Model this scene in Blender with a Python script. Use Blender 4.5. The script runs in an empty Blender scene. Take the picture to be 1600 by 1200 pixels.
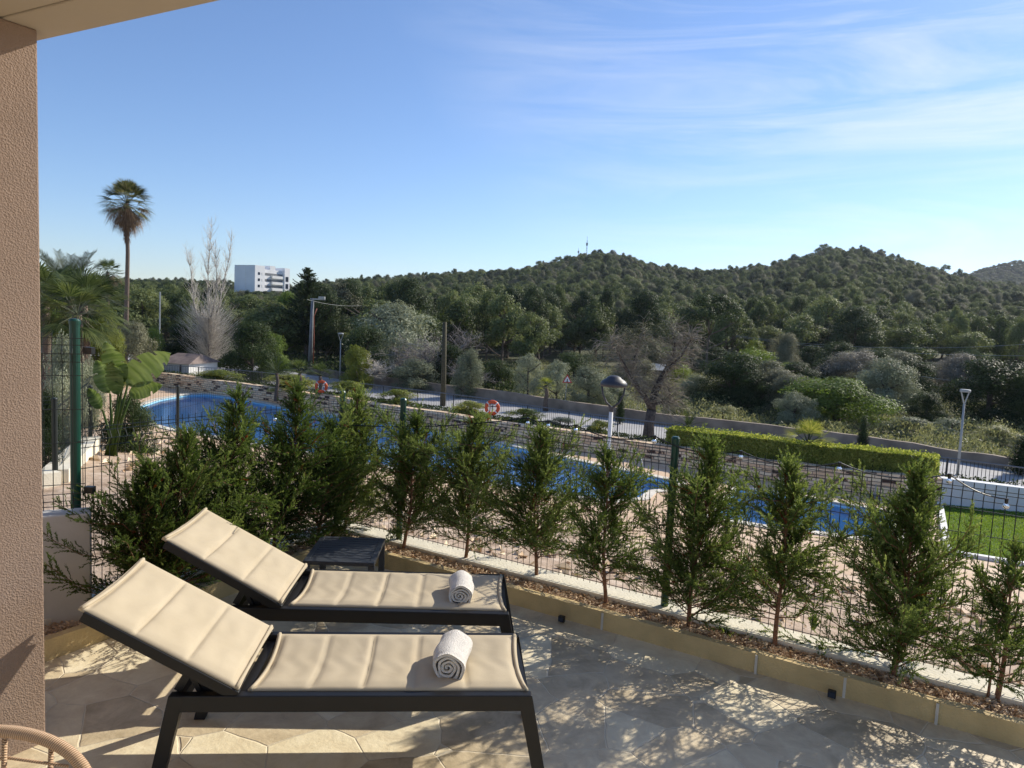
import bpy, bmesh, math, random
import numpy as np
from mathutils import Vector, Matrix
R=math.radians
C=bpy.context.scene.collection
rnd=random.Random(7)
# ------------------------------------------------------------------ camera model
F_=1110.;ROLL=.0477;PITCH=math.atan(F_/12300.);HC=2.0
s_roll,c_roll,s_pitch,c_pitch=math.sin(ROLL),math.cos(ROLL),math.sin(PITCH),math.cos(PITCH)
def ray(x,y):
    dx,dy=x-800,y-600
    X=dx*c_roll+dy*s_roll; Y=dy*c_roll-dx*s_roll
    return X,F_*c_pitch-Y*s_pitch,-(Y*c_pitch+F_*s_pitch)
def onz(x,y,z):
    X,F,U=ray(x,y); t=(z-HC)/U
    return (X*t,F*t,z)
def at(x,y,Z):
    X,F,U=ray(x,y); t=Z/F
    return (X*t,Z,HC+U*t)
cam=bpy.data.cameras.new('camera'); co=bpy.data.objects.new('camera',cam); C.objects.link(co)
right=Vector((c_roll,0,0)); up0=Vector((0,s_pitch,c_pitch)); fw=Vector((0,c_pitch,-s_pitch))
rx=Vector((1,0,0))*c_roll+up0*s_roll; ux=up0*c_roll-Vector((1,0,0))*s_roll
m=Matrix((rx,ux,-fw)).transposed().to_4x4(); m.translation=(0,0,HC)
co.matrix_world=m
cam.sensor_width=36; cam.lens=F_/1600*36; cam.clip_end=6000; cam.clip_start=.05
sc=bpy.context.scene; sc.camera=co
# ------------------------------------------------------------------ object helpers
def tag(o,label=None,cat=None,group=None,kind=None):
    if label:o['label']=label
    if cat:o['category']=cat
    if group:o['group']=group
    if kind:o['kind']=kind
    return o
def empty(name,loc,label,cat,group=None,rz=0):
    o=bpy.data.objects.new(name,None); C.objects.link(o); o.location=loc; o.rotation_euler[2]=rz
    o.empty_display_size=.1
    return tag(o,label,cat,group)
def link(name,me,parent=None,loc=None):
    o=bpy.data.objects.new(name,me); C.objects.link(o)
    if parent: o.parent=parent
    if loc is not None:o.location=loc
    return o
class MB:
    def __init__(s,off=(0,0,0)): s.v=[];s.f=[];s.o=off
    def add(s,vs,fs):
        b=len(s.v); o=s.o
        s.v+=[(a[0]-o[0],a[1]-o[1],a[2]-o[2]) for a in vs]; s.f+=[tuple(b+i for i in q) for q in fs]; return s
    def box(s,x0,x1,y0,y1,z0,z1):
        return s.add([(x0,y0,z0),(x1,y0,z0),(x1,y1,z0),(x0,y1,z0),(x0,y0,z1),(x1,y0,z1),(x1,y1,z1),(x0,y1,z1)],
          [(3,2,1,0),(4,5,6,7),(0,1,5,4),(1,2,6,5),(2,3,7,6),(3,0,4,7)])
    def prism(s,poly,z0,z1):
        n=len(poly)
        a=sum(poly[i][0]*poly[(i+1)%n][1]-poly[(i+1)%n][0]*poly[i][1] for i in range(n))
        if a<0: poly=poly[::-1]
        return s.add([(p[0],p[1],z0) for p in poly]+[(p[0],p[1],z1) for p in poly],
          [tuple(range(n-1,-1,-1)),tuple(range(n,2*n))]+[(i,(i+1)%n,n+(i+1)%n,n+i) for i in range(n)])
    def bar(s,a,b,w,h,upv=(0,0,1)):
        a=Vector(a);b=Vector(b);d=(b-a).normalized();u=Vector(upv)
        x=d.cross(u)
        if x.length<1e-4: x=d.cross(Vector((0,1,0)))
        x.normalize(); u=x.cross(d)
        vs=[]
        for p in (a,b):
            for sx,sz in ((-1,-1),(1,-1),(1,1),(-1,1)): vs.append(tuple(p+x*sx*w/2+u*sz*h/2))
        return s.add(vs,[(3,2,1,0),(4,5,6,7),(0,1,5,4),(1,2,6,5),(2,3,7,6),(3,0,4,7)])
    def tube(s,pts,r,n=6,cap=True):
        pts=[Vector(p) for p in pts]; k=len(pts)
        if not hasattr(r,'__len__'): r=[r]*k
        vs=[];prev=None
        for i,p in enumerate(pts):
            d=(pts[min(i+1,k-1)]-pts[max(i-1,0)])
            if d.length<1e-9:d=Vector((0,0,1))
            d.normalize()
            if prev is None:
                x=d.orthogonal().normalized()
            else:
                x=(prev-d*prev.dot(d))
                x=x.normalized() if x.length>1e-6 else d.orthogonal().normalized()
            prev=x; y=d.cross(x)
            for j in range(n):
                t=2*math.pi*j/n
                vs.append(tuple(p+(x*math.cos(t)+y*math.sin(t))*r[i]))
        fs=[(i*n+j,i*n+(j+1)%n,(i+1)*n+(j+1)%n,(i+1)*n+j) for i in range(k-1) for j in range(n)]
        if cap: fs+=[tuple(range(n-1,-1,-1)),tuple((k-1)*n+j for j in range(n))]
        return s.add(vs,fs)
    def lathe(s,prof,c=(0,0,0),n=24):
        vs=[];k=len(prof)
        for r,z in prof:
            for j in range(n):
                t=2*math.pi*j/n; vs.append((c[0]+r*math.cos(t),c[1]+r*math.sin(t),c[2]+z))
        fs=[(i*n+j,i*n+(j+1)%n,(i+1)*n+(j+1)%n,(i+1)*n+j) for i in range(k-1) for j in range(n)]
        fs+=[tuple(range(n-1,-1,-1)),tuple((k-1)*n+j for j in range(n))]
        return s.add(vs,fs)
    def mesh(s,name,mat,smooth=False):
        me=bpy.data.meshes.new(name); me.from_pydata(s.v,[],s.f); me.update()
        if mat: me.materials.append(mat)
        if smooth: me.shade_smooth()
        return me
    def build(s,name,mat,parent=None,smooth=False,bevel=0,loc=None):
        o=link(name,s.mesh(name,mat,smooth),parent,loc)
        if bevel:
            b=o.modifiers.new('b','BEVEL'); b.width=bevel; b.segments=2; b.limit_method='ANGLE'
        return o
def npmesh(name,V,Fq,mat,var=None,smooth=False):
    """V (n,3), Fq (m,k) same-size polygons"""
    me=bpy.data.meshes.new(name); k=Fq.shape[1]
    me.vertices.add(len(V)); me.vertices.foreach_set('co',np.ascontiguousarray(V,dtype=np.float32).ravel())
    me.loops.add(Fq.size); me.loops.foreach_set('vertex_index',np.ascontiguousarray(Fq,dtype=np.int32).ravel())
    me.polygons.add(len(Fq)); me.polygons.foreach_set('loop_start',np.arange(0,Fq.size,k,dtype=np.int32))
    try: me.polygons.foreach_set('loop_total',np.full(len(Fq),k,dtype=np.int32))
    except Exception: pass
    if var is not None:
        a=me.attributes.new('var','FLOAT','POINT'); a.data.foreach_set('value',np.ascontiguousarray(var,dtype=np.float32))
    me.update(calc_edges=True); me.validate()
    if mat: me.materials.append(mat)
    if smooth: me.shade_smooth()
    return me
def leaves(P,A,B,L,Wd):
    """rhombus leaves: P centres (n,3), A long axis, B wide axis, sizes"""
    n=len(P); L=np.broadcast_to(L,(n,))[:,None]; Wd=np.broadcast_to(Wd,(n,))[:,None]
    V=np.stack([P-A*L*.5,P+B*Wd*.5+A*L*.08,P+A*L*.5,P-B*Wd*.5+A*L*.08],1).reshape(-1,3)
    return V,np.arange(4*n).reshape(-1,4)
def unit(a): return a/np.maximum(np.linalg.norm(a,axis=-1,keepdims=True),1e-9)
# ------------------------------------------------------------------ materials
def newmat(name):
    m=bpy.data.materials.new(name); m.use_nodes=True; nt=m.node_tree
    b=nt.nodes['Principled BSDF']; return m,nt,b
def N(nt,t,**k):
    n=nt.nodes.new(t)
    for a,v in k.items():
        if a[0]=='_': n.inputs[a[1:].replace('_',' ')].default_value=v
        else: setattr(n,a,v)
    return n
def ramp(nt,stops,fac=None,interp='LINEAR'):
    r=nt.nodes.new('ShaderNodeValToRGB'); e=r.color_ramp.elements; r.color_ramp.interpolation=interp
    while len(e)<len(stops): e.new(.5)
    for i,(p,c) in enumerate(stops):
        e[i].position=p; e[i].color=(c[0],c[1],c[2],1) if len(c)==3 else c
    if fac is not None: nt.links.new(fac,r.inputs['Fac'])
    return r
def coords(nt,scale=(1,1,1),world=False):
    g=nt.nodes.new('ShaderNodeNewGeometry') if world else nt.nodes.new('ShaderNodeTexCoord')
    mp=nt.nodes.new('ShaderNodeMapping'); mp.inputs['Scale'].default_value=scale
    nt.links.new(g.outputs['Position' if world else 'Object'],mp.inputs['Vector']); return mp.outputs['Vector']
def simple(name,col,rough=.6,metal=0,spec=.5,var=.12,scale=6,bump=0,bscale=60,world=False):
    m,nt,b=newmat(name); v=coords(nt,world=world)
    n=N(nt,'ShaderNodeTexNoise',_Scale=scale,_Detail=6.); nt.links.new(v,n.inputs['Vector'])
    c=[max(0,x*(1-var*1.5)) for x in col]; d=[min(1,x*(1+var)) for x in col]
    r=ramp(nt,[(.3,c),(.7,d)],n.outputs['Fac']); nt.links.new(r.outputs['Color'],b.inputs['Base Color'])
    b.inputs['Roughness'].default_value=rough; b.inputs['Metallic'].default_value=metal
    b.inputs['Specular IOR Level'].default_value=spec
    if bump:
        n2=N(nt,'ShaderNodeTexNoise',_Scale=bscale,_Detail=5.); nt.links.new(v,n2.inputs['Vector'])
        bp=N(nt,'ShaderNodeBump',_Strength=bump,_Distance=.02); nt.links.new(n2.outputs['Fac'],bp.inputs['Height'])
        nt.links.new(bp.outputs['Normal'],b.inputs['Normal'])
    return m
def foliage(name,dark,mid,light,trans=.3,scale=3.,brown=None,rough=.55):
    m,nt,b=newmat(name)
    a=N(nt,'ShaderNodeAttribute',attribute_name='var')
    v=coords(nt); n=N(nt,'ShaderNodeTexNoise',_Scale=scale,_Detail=3.); nt.links.new(v,n.inputs['Vector'])
    oi=N(nt,'ShaderNodeObjectInfo')
    ad=N(nt,'ShaderNodeMath',operation='ADD'); nt.links.new(a.outputs['Fac'],ad.inputs[0]); nt.links.new(n.outputs['Fac'],ad.inputs[1])
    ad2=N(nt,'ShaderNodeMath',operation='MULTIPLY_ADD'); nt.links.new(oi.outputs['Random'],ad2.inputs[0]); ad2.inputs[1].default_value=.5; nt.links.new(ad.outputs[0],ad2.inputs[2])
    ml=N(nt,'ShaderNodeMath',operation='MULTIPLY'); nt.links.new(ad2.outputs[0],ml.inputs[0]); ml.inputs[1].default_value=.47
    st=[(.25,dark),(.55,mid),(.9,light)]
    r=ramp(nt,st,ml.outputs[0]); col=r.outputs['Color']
    if brown:
        gt=N(nt,'ShaderNodeMath',operation='GREATER_THAN'); nt.links.new(a.outputs['Fac'],gt.inputs[0]); gt.inputs[1].default_value=1.5
        mx=N(nt,'ShaderNodeMix',data_type='RGBA'); nt.links.new(gt.outputs[0],mx.inputs['Factor'])
        nt.links.new(col,mx.inputs['A']); mx.inputs['B'].default_value=(*brown,1); col=mx.outputs['Result']
    nt.links.new(col,b.inputs['Base Color']); b.inputs['Roughness'].default_value=rough; b.inputs['Specular IOR Level'].default_value=.14
    t=N(nt,'ShaderNodeBsdfTranslucent'); 
    hs=N(nt,'ShaderNodeHueSaturation',_Hue=.49,_Saturation=1.15,_Value=1.5); nt.links.new(col,hs.inputs['Color']); nt.links.new(hs.outputs['Color'],t.inputs['Color'])
    mix=N(nt,'ShaderNodeMixShader'); mix.inputs[0].default_value=trans
    nt.links.new(b.outputs[0],mix.inputs[1]); nt.links.new(t.outputs[0],mix.inputs[2])
    nt.links.new(mix.outputs[0],nt.nodes['Material Output'].inputs['Surface'])
    return m
M={}
M['bark']=simple('bark',(.16,.115,.085),.9,var=.4,scale=25,bump=.6,bscale=50)
M['barkred']=simple('reddish_bark',(.22,.11,.06),.9,var=.35,scale=30,bump=.5,bscale=60)
M['barkgrey']=simple('grey_bark',(.30,.26,.23),.9,var=.3,scale=8,bump=.3)
M['barkpale']=simple('pale_bark',(.58,.53,.46),.85,var=.25,scale=8)
M['barkdark']=simple('dark_bark',(.10,.075,.06),.95,var=.4,scale=8,bump=.5,bscale=12)
M['con']=foliage('conifer_leaf',(.020,.036,.011),(.080,.122,.032),(.28,.33,.11),.42,9,brown=(.16,.06,.025))
M['pine']=foliage('pine_needles',(.016,.028,.010),(.075,.10,.035),(.23,.26,.11),.30,.6)
M['pineD']=foliage('dark_pine_needles',(.010,.018,.009),(.035,.055,.022),(.085,.11,.045),.25,.6)
M['olive']=foliage('olive_leaf',(.06,.072,.045),(.19,.21,.13),(.40,.42,.29),.25,1.5)
M['grey']=foliage('greybrown_leaf',(.045,.05,.03),(.13,.135,.08),(.28,.27,.17),.25,1.2)
M['pink']=foliage('pinkish_grey_leaf',(.06,.057,.045),(.20,.185,.145),(.38,.35,.28),.25,1.2)
M['green']=foliage('bright_leaf',(.03,.05,.012),(.12,.18,.04),(.30,.36,.10),.35,1.2)
M['dark']=foliage('dark_leaf',(.010,.018,.007),(.03,.048,.018),(.09,.12,.04),.25,1.)
M['hedge']=foliage('hedge_leaf',(.06,.09,.016),(.20,.25,.05),(.42,.44,.13),.4,2.5)
M['yel']=foliage('yellowgreen_leaf',(.05,.075,.016),(.15,.185,.04),(.33,.33,.09),.35,1.5)
M['grass']=foliage('grass_blade',(.08,.13,.02),(.15,.23,.04),(.25,.34,.08),.4,1.5)
M['scrub']=foliage('scrub_leaf',(.07,.08,.035),(.22,.23,.10),(.44,.42,.22),.3,.7)
M['palm']=foliage('palm_leaf',(.012,.024,.008),(.04,.062,.018),(.13,.16,.055),.28,1.)
M['tallpalm']=foliage('tall_palm_leaf',(.03,.045,.015),(.12,.125,.045),(.32,.29,.14),.3,1.)
M['date']=foliage('date_palm_leaf',(.02,.028,.016),(.055,.07,.04),(.14,.16,.095),.25,1.)
M['dead']=foliage('dead_frond',(.05,.03,.02),(.12,.075,.045),(.26,.18,.11),.2,1.)
M['banana']=foliage('paddle_leaf',(.05,.085,.02),(.10,.145,.04),(.20,.25,.09),.30,1.5,rough=.3)
M['alu']=simple('dark_aluminium',(.008,.008,.009),.45,.0,.35,var=.1)
M['tablemetal']=simple('table_metal',(.045,.05,.058),.45,0,.5,var=.1)
M['fencegreen']=simple('green_post_paint',(.006,.055,.035),.35,var=.1)
M['wire']=simple('green_wire',(.010,.016,.013),.45,var=.1)
M['rail']=simple('railing_metal',(.05,.055,.06),.45,var=.1)
M['railtop']=simple('railing_top',(.22,.23,.25),.35,var=.1)
M['white']=simple('white_paint',(.78,.77,.74),.7,var=.05,scale=2,bump=.05)
M['greywall']=simple('grey_render',(.52,.51,.48),.8,var=.10,scale=2.5,bump=.15,bscale=40)
M['whitewall']=simple('white_render',(.74,.75,.76),.8,var=.07,scale=1.5,bump=.15,bscale=40)
M['cream']=simple('cream_ledge',(.72,.66,.55),.8,var=.12,scale=3,bump=.15)
M['hotel']=simple('hotel_render',(.80,.80,.80),.8,var=.05,scale=.2)
M['window']=simple('dark_window',(.03,.04,.06),.15,var=.1,scale=.3)
M['soffit']=simple('soffit_paint',(.52,.45,.36),.85,var=.05,scale=1.2,bump=.08,bscale=30)
M['lampgrey']=simple('lamp_grey',(.035,.038,.05),.5,var=.1)
M['galv']=simple('galvanised',(.36,.37,.36),.5,.2,var=.12,scale=3)
M['orange']=simple('buoy_orange',(.75,.10,.02),.5,var=.08)
M['signred']=simple('sign_red',(.55,.03,.03),.4,var=.05)
M['black']=simple('black_plastic',(.012,.012,.012),.4,var=.05)
M['wood']=simple('weathered_wood',(.075,.065,.035),.9,var=.3,scale=10)
M['concrete']=simple('pole_concrete',(.17,.18,.19),.85,var=.15,scale=4)
M['towel']=simple('white_towel',(.78,.74,.68),.95,spec=.1,var=.05,scale=40,bump=.7,bscale=220)
M['rattan']=None
def stucco():
    m,nt,b=newmat('pink_brown_stucco'); v=coords(nt,world=True)
    n=N(nt,'ShaderNodeTexNoise',_Scale=1.6,_Detail=8.,_Roughness=.65); nt.links.new(v,n.inputs['Vector'])
    r=ramp(nt,[(.25,(.265,.19,.143)),(.5,(.31,.222,.168)),(.75,(.345,.25,.192))],n.outputs['Fac']); nt.links.new(r.outputs['Color'],b.inputs['Base Color'])
    b.inputs['Roughness'].default_value=.95
    n1=N(nt,'ShaderNodeTexNoise',_Scale=170.,_Detail=4.,_Roughness=.65); nt.links.new(v,n1.inputs['Vector'])
    n2=N(nt,'ShaderNodeTexVoronoi',_Scale=120.); nt.links.new(v,n2.inputs['Vector'])
    ad=N(nt,'ShaderNodeMath',operation='MULTIPLY_ADD'); nt.links.new(n2.outputs['Distance'],ad.inputs[0]); ad.inputs[1].default_value=.6; nt.links.new(n1.outputs['Fac'],ad.inputs[2])
    bp=N(nt,'ShaderNodeBump',_Strength=.75,_Distance=.006); nt.links.new(ad.outputs[0],bp.inputs['Height']); nt.links.new(bp.outputs['Normal'],b.inputs['Normal'])
    return m
M['stucco']=stucco()
def paving(name,scale,cols,grout,gw=.03,warp=.25,bump=.5,rough=.75,fine=30):
    m,nt,b=newmat(name); v=coords(nt,world=True)
    nz=N(nt,'ShaderNodeTexNoise',_Scale=scale*.8,_Detail=3.); nt.links.new(v,nz.inputs['Vector'])
    mx=N(nt,'ShaderNodeVectorMath',operation='MULTIPLY_ADD'); nt.links.new(nz.outputs['Color'],mx.inputs[0]); mx.inputs[1].default_value=(warp,)*3; nt.links.new(v,mx.inputs[2])
    fl=N(nt,'ShaderNodeVectorMath',operation='MULTIPLY'); nt.links.new(mx.outputs[0],fl.inputs[0]); fl.inputs[1].default_value=(1,1,0)
    ve=N(nt,'ShaderNodeTexVoronoi',feature='DISTANCE_TO_EDGE',_Scale=scale); nt.links.new(fl.outputs[0],ve.inputs['Vector'])
    vc=N(nt,'ShaderNodeTexVoronoi',_Scale=scale); nt.links.new(fl.outputs[0],vc.inputs['Vector'])
    sep=N(nt,'ShaderNodeSeparateColor'); nt.links.new(vc.outputs['Color'],sep.inputs[0])
    n2=N(nt,'ShaderNodeTexNoise',_Scale=fine*.14,_Detail=10.,_Roughness=.72,_Distortion=.6); nt.links.new(v,n2.inputs['Vector'])
    ad=N(nt,'ShaderNodeMath',operation='MULTIPLY_ADD'); nt.links.new(sep.outputs[0],ad.inputs[0]); ad.inputs[1].default_value=.42; nt.links.new(n2.outputs['Fac'],ad.inputs[2])
    sb=N(nt,'ShaderNodeMath',operation='SUBTRACT'); nt.links.new(ad.outputs[0],sb.inputs[0]); sb.inputs[1].default_value=.27
    r=ramp(nt,[(i/(len(cols)-1)*.7+.15,c) for i,c in enumerate(cols)],sb.outputs[0])
    ge=N(nt,'ShaderNodeMapRange'); nt.links.new(ve.outputs['Distance'],ge.inputs['Value']); ge.inputs['From Min'].default_value=gw*.35; ge.inputs['From Max'].default_value=gw
    gx=N(nt,'ShaderNodeMix',data_type='RGBA'); nt.links.new(ge.outputs[0],gx.inputs['Factor']); gx.inputs['A'].default_value=(*grout,1); nt.links.new(r.outputs['Color'],gx.inputs['B'])
    nt.links.new(gx.outputs['Result'],b.inputs['Base Color']); b.inputs['Roughness'].default_value=rough
    n3=N(nt,'ShaderNodeTexNoise',_Scale=fine,_Detail=6.); nt.links.new(v,n3.inputs['Vector'])
    a2=N(nt,'ShaderNodeMath',operation='MULTIPLY_ADD'); nt.links.new(n3.outputs['Fac'],a2.inputs[0]); a2.inputs[1].default_value=.55; nt.links.new(ge.outputs[0],a2.inputs[2])
    a3=N(nt,'ShaderNodeMath',operation='MULTIPLY_ADD'); nt.links.new(n2.outputs['Fac'],a3.inputs[0]); a3.inputs[1].default_value=1.; nt.links.new(a2.outputs[0],a3.inputs[2])
    bp=N(nt,'ShaderNodeBump',_Strength=bump,_Distance=.008); nt.links.new(a3.outputs[0],bp.inputs['Height']); nt.links.new(bp.outputs['Normal'],b.inputs['Normal'])
    return m
M['terrace']=paving('crazy_paving',2.7,[(.41,.33,.21),(.62,.51,.34),(.78,.68,.47),(.88,.79,.59)],(.70,.61,.45),.013,.10,.6,rough=.6,fine=38)
M['deck']=paving('deck_stone',1.6,[(.58,.39,.24),(.65,.46,.30),(.70,.53,.38)],(.56,.42,.29),.03,.2,.3)
M['kerb']=simple('yellow_kerb_stone',(.60,.45,.22),.85,var=.13,scale=5,bump=.35,bscale=90,world=True)
M['kerbwhite']=simple('white_kerb',(.76,.70,.56),.85,var=.10,scale=4,bump=.3,bscale=60,world=True)
def basic_ground():
    m,nt,b=newmat('earth'); v=coords(nt,world=True)
    n=N(nt,'ShaderNodeTexNoise',_Scale=.35,_Detail=10.,_Roughness=.65); nt.links.new(v,n.inputs['Vector'])
    sx=N(nt,'ShaderNodeSeparateXYZ'); nt.links.new(v,sx.inputs[0])
    r=ramp(nt,[(.3,(.035,.042,.018)),(.5,(.07,.08,.035)),(.7,(.15,.125,.075))],n.outputs['Fac'])
    n2=N(nt,'ShaderNodeTexNoise',_Scale=3.5,_Detail=8.,_Roughness=.7); nt.links.new(v,n2.inputs['Vector'])
    r2=ramp(nt,[(.32,(.20,.13,.08)),(.45,(.40,.29,.20)),(.58,(.50,.38,.28)),(.72,(.66,.55,.43))],n2.outputs['Fac'])
    mr=N(nt,'ShaderNodeMapRange'); nt.links.new(sx.outputs[1],mr.inputs['Value']); mr.inputs['From Min'].default_value=26; mr.inputs['From Max'].default_value=30
    mx=N(nt,'ShaderNodeMix',data_type='RGBA'); nt.links.new(mr.outputs[0],mx.inputs['Factor']); nt.links.new(r2.outputs['Color'],mx.inputs['A']); nt.links.new(r.outputs['Color'],mx.inputs['B'])
    nt.links.new(mx.outputs['Result'],b.inputs['Base Color']); b.inputs['Roughness'].default_value=.95
    bp=N(nt,'ShaderNodeBump',_Strength=.7,_Distance=.06); nt.links.new(n2.outputs['Fac'],bp.inputs['Height']); nt.links.new(bp.outputs['Normal'],b.inputs['Normal'])
    return m
M['earth']=basic_ground()
M['road']=simple('pale_road',(.40,.39,.38),.85,var=.12,scale=.6,bump=.1,world=True)
M['bed']=simple('bed_soil',(.12,.08,.045),.95,var=.5,scale=3,bump=.5,world=True)
M['meadow']=simple('meadow_green',(.14,.22,.04),.9,var=.3,scale=.6,world=True)
M['lawnbase']=simple('lawn_base',(.07,.14,.02),.9,var=.25,scale=2,bump=.4,world=True)
M['tan']=simple('tan_boundary_wall',(.30,.235,.175),.9,var=.25,scale=1.2,bump=.3,bscale=12,world=True)
def stonewall():
    m,nt,b=newmat('dry_stone_wall')
    uv=N(nt,'ShaderNodeUVMap'); 
    nz=N(nt,'ShaderNodeTexNoise',_Scale=3.,_Detail=3.); nt.links.new(uv.outputs[0],nz.inputs['Vector'])
    mxv=N(nt,'ShaderNodeVectorMath',operation='MULTIPLY_ADD'); nt.links.new(nz.outputs['Color'],mxv.inputs[0]); mxv.inputs[1].default_value=(.10,.07,0); nt.links.new(uv.outputs[0],mxv.inputs[2])
    br=N(nt,'ShaderNodeTexBrick',offset=.5,squash=.8,squash_frequency=3); br.inputs['Scale'].default_value=1.
    br.inputs['Brick Width'].default_value=.42; br.inputs['Row Height'].default_value=.115; br.inputs['Mortar Size'].default_value=.012
    br.inputs['Color1'].default_value=(0,0,0,1); br.inputs['Color2'].default_value=(1,1,1,1); br.inputs['Mortar'].default_value=(.3,.3,.3,1)
    nt.links.new(mxv.outputs[0],br.inputs['Vector'])
    n2=N(nt,'ShaderNodeTexNoise',_Scale=9.,_Detail=6.); nt.links.new(uv.outputs[0],n2.inputs['Vector'])
    ad=N(nt,'ShaderNodeMath',operation='MULTIPLY_ADD'); nt.links.new(n2.outputs['Fac'],ad.inputs[0]); ad.inputs[1].default_value=.5
    nt.links.new(br.outputs['Color'],ad.inputs[2])
    r=ramp(nt,[(.18,(.05,.028,.02)),(.32,(.09,.05,.035)),(.38,(.74,.50,.30)),(.7,(.83,.60,.38)),(1.,(.90,.73,.50))],ad.outputs[0])
    mx=N(nt,'ShaderNodeMix',data_type='RGBA'); nt.links.new(br.outputs['Fac'],mx.inputs['Factor']); nt.links.new(r.outputs['Color'],mx.inputs['A']); mx.inputs['B'].default_value=(.28,.20,.15,1)
    nt.links.new(mx.outputs['Result'],b.inputs['Base Color']); b.inputs['Roughness'].default_value=.9
    sb=N(nt,'ShaderNodeMath',operation='SUBTRACT'); nt.links.new(n2.outputs['Fac'],sb.inputs[0]); nt.links.new(br.outputs['Fac'],sb.inputs[1])
    bp=N(nt,'ShaderNodeBump',_Strength=.8,_Distance=.05); nt.links.new(sb.outputs[0],bp.inputs['Height']); nt.links.new(bp.outputs['Normal'],b.inputs['Normal'])
    return m
M['stone']=stonewall()
def poolmats():
    m,nt,b=newmat('pool_mosaic'); v=coords(nt,world=True)
    ch=N(nt,'ShaderNodeTexBrick'); ch.inputs['Scale'].default_value=10; ch.offset=0
    ch.inputs['Color1'].default_value=(.34,.74,.97,1); ch.inputs['Color2'].default_value=(.46,.82,.98,1); ch.inputs['Mortar'].default_value=(.30,.58,.85,1)
    nt.links.new(v,ch.inputs['Vector']); nt.links.new(ch.outputs['Color'],b.inputs['Base Color']); b.inputs['Roughness'].default_value=.4
    M['mosaic']=m
    m,nt,b=newmat('pool_water'); v=coords(nt,world=True)
    nt.nodes.remove(b)
    n=N(nt,'ShaderNodeTexNoise',_Scale=3.2,_Detail=4.); nt.links.new(v,n.inputs['Vector'])
    bp=N(nt,'ShaderNodeBump',_Strength=.14,_Distance=.05); nt.links.new(n.outputs['Fac'],bp.inputs['Height'])
    tr=N(nt,'ShaderNodeBsdfTransparent'); tr.inputs[0].default_value=(.84,.95,1,1)
    gl=N(nt,'ShaderNodeBsdfGlossy',_Roughness=.04); nt.links.new(bp.outputs['Normal'],gl.inputs['Normal'])
    fr=N(nt,'ShaderNodeFresnel',_IOR=1.20); nt.links.new(bp.outputs['Normal'],fr.inputs['Normal'])
    mx=N(nt,'ShaderNodeMixShader'); nt.links.new(fr.outputs[0],mx.inputs[0]); nt.links.new(tr.outputs[0],mx.inputs[1]); nt.links.new(gl.outputs[0],mx.inputs[2])
    nt.links.new(mx.outputs[0],nt.nodes['Material Output'].inputs['Surface']); M['water']=m
    m,nt,b=newmat('bulb_glass'); b.inputs['Roughness'].default_value=.05; b.inputs['Transmission Weight'].default_value=.9; b.inputs['Base Color'].default_value=(.9,.92,.95,1); M['glass']=m
poolmats()
def fabric():
    m,nt,b=newmat('beige_sling_fabric'); v=coords(nt,world=False)
    n=N(nt,'ShaderNodeTexNoise',_Scale=5.,_Detail=5.); nt.links.new(v,n.inputs['Vector'])
    wv=N(nt,'ShaderNodeTexNoise',_Scale=420.,_Detail=2.); nt.links.new(v,wv.inputs['Vector'])
    ad=N(nt,'ShaderNodeMath',operation='MULTIPLY_ADD'); nt.links.new(wv.outputs['Fac'],ad.inputs[0]); ad.inputs[1].default_value=.35; nt.links.new(n.outputs['Fac'],ad.inputs[2])
    r=ramp(nt,[(.4,(.445,.37,.255)),(.85,(.51,.43,.305))],ad.outputs[0]); nt.links.new(r.outputs['Color'],b.inputs['Base Color'])
    b.inputs['Roughness'].default_value=.85; b.inputs['Specular IOR Level'].default_value=.25
    w2=N(nt,'ShaderNodeTexNoise',_Scale=5.,_Detail=2.,_Distortion=.8); nt.links.new(v,w2.inputs['Vector'])
    a2=N(nt,'ShaderNodeMath',operation='MULTIPLY_ADD'); nt.links.new(wv.outputs['Fac'],a2.inputs[0]); a2.inputs[1].default_value=.10; nt.links.new(w2.outputs['Fac'],a2.inputs[2])
    bp=N(nt,'ShaderNodeBump',_Strength=.22,_Distance=.02); nt.links.new(a2.outputs[0],bp.inputs['Height']); nt.links.new(bp.outputs['Normal'],b.inputs['Normal'])
    return m
M['fabric']=fabric()
def rattan():
    m,nt,b=newmat('wrapped_rattan'); 
    uv=N(nt,'ShaderNodeUVMap')
    w=N(nt,'ShaderNodeTexWave',wave_type='BANDS',bands_direction='X',_Scale=1.,_Distortion=.4); nt.links.new(uv.outputs[0],w.inputs['Vector'])
    r=ramp(nt,[(.03,(.34,.20,.11)),(.35,(.55,.36,.21)),(.9,(.66,.46,.29))],w.outputs['Fac']); nt.links.new(r.outputs['Color'],b.inputs['Base Color'])
    b.inputs['Roughness'].default_value=.5
    bp=N(nt,'ShaderNodeBump',_Strength=.8,_Distance=.003); nt.links.new(w.outputs['Fac'],bp.inputs['Height']); nt.links.new(bp.outputs['Normal'],b.inputs['Normal'])
    return m
M['rattan']=rattan()
M['chips']=foliage('wood_chip',(.30,.19,.11),(.56,.41,.27),(.80,.68,.50),.02,20,rough=.9)
M['rooftile']=simple('brown_roof_tile',(.20,.15,.13),.85,var=.25,scale=2)
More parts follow.
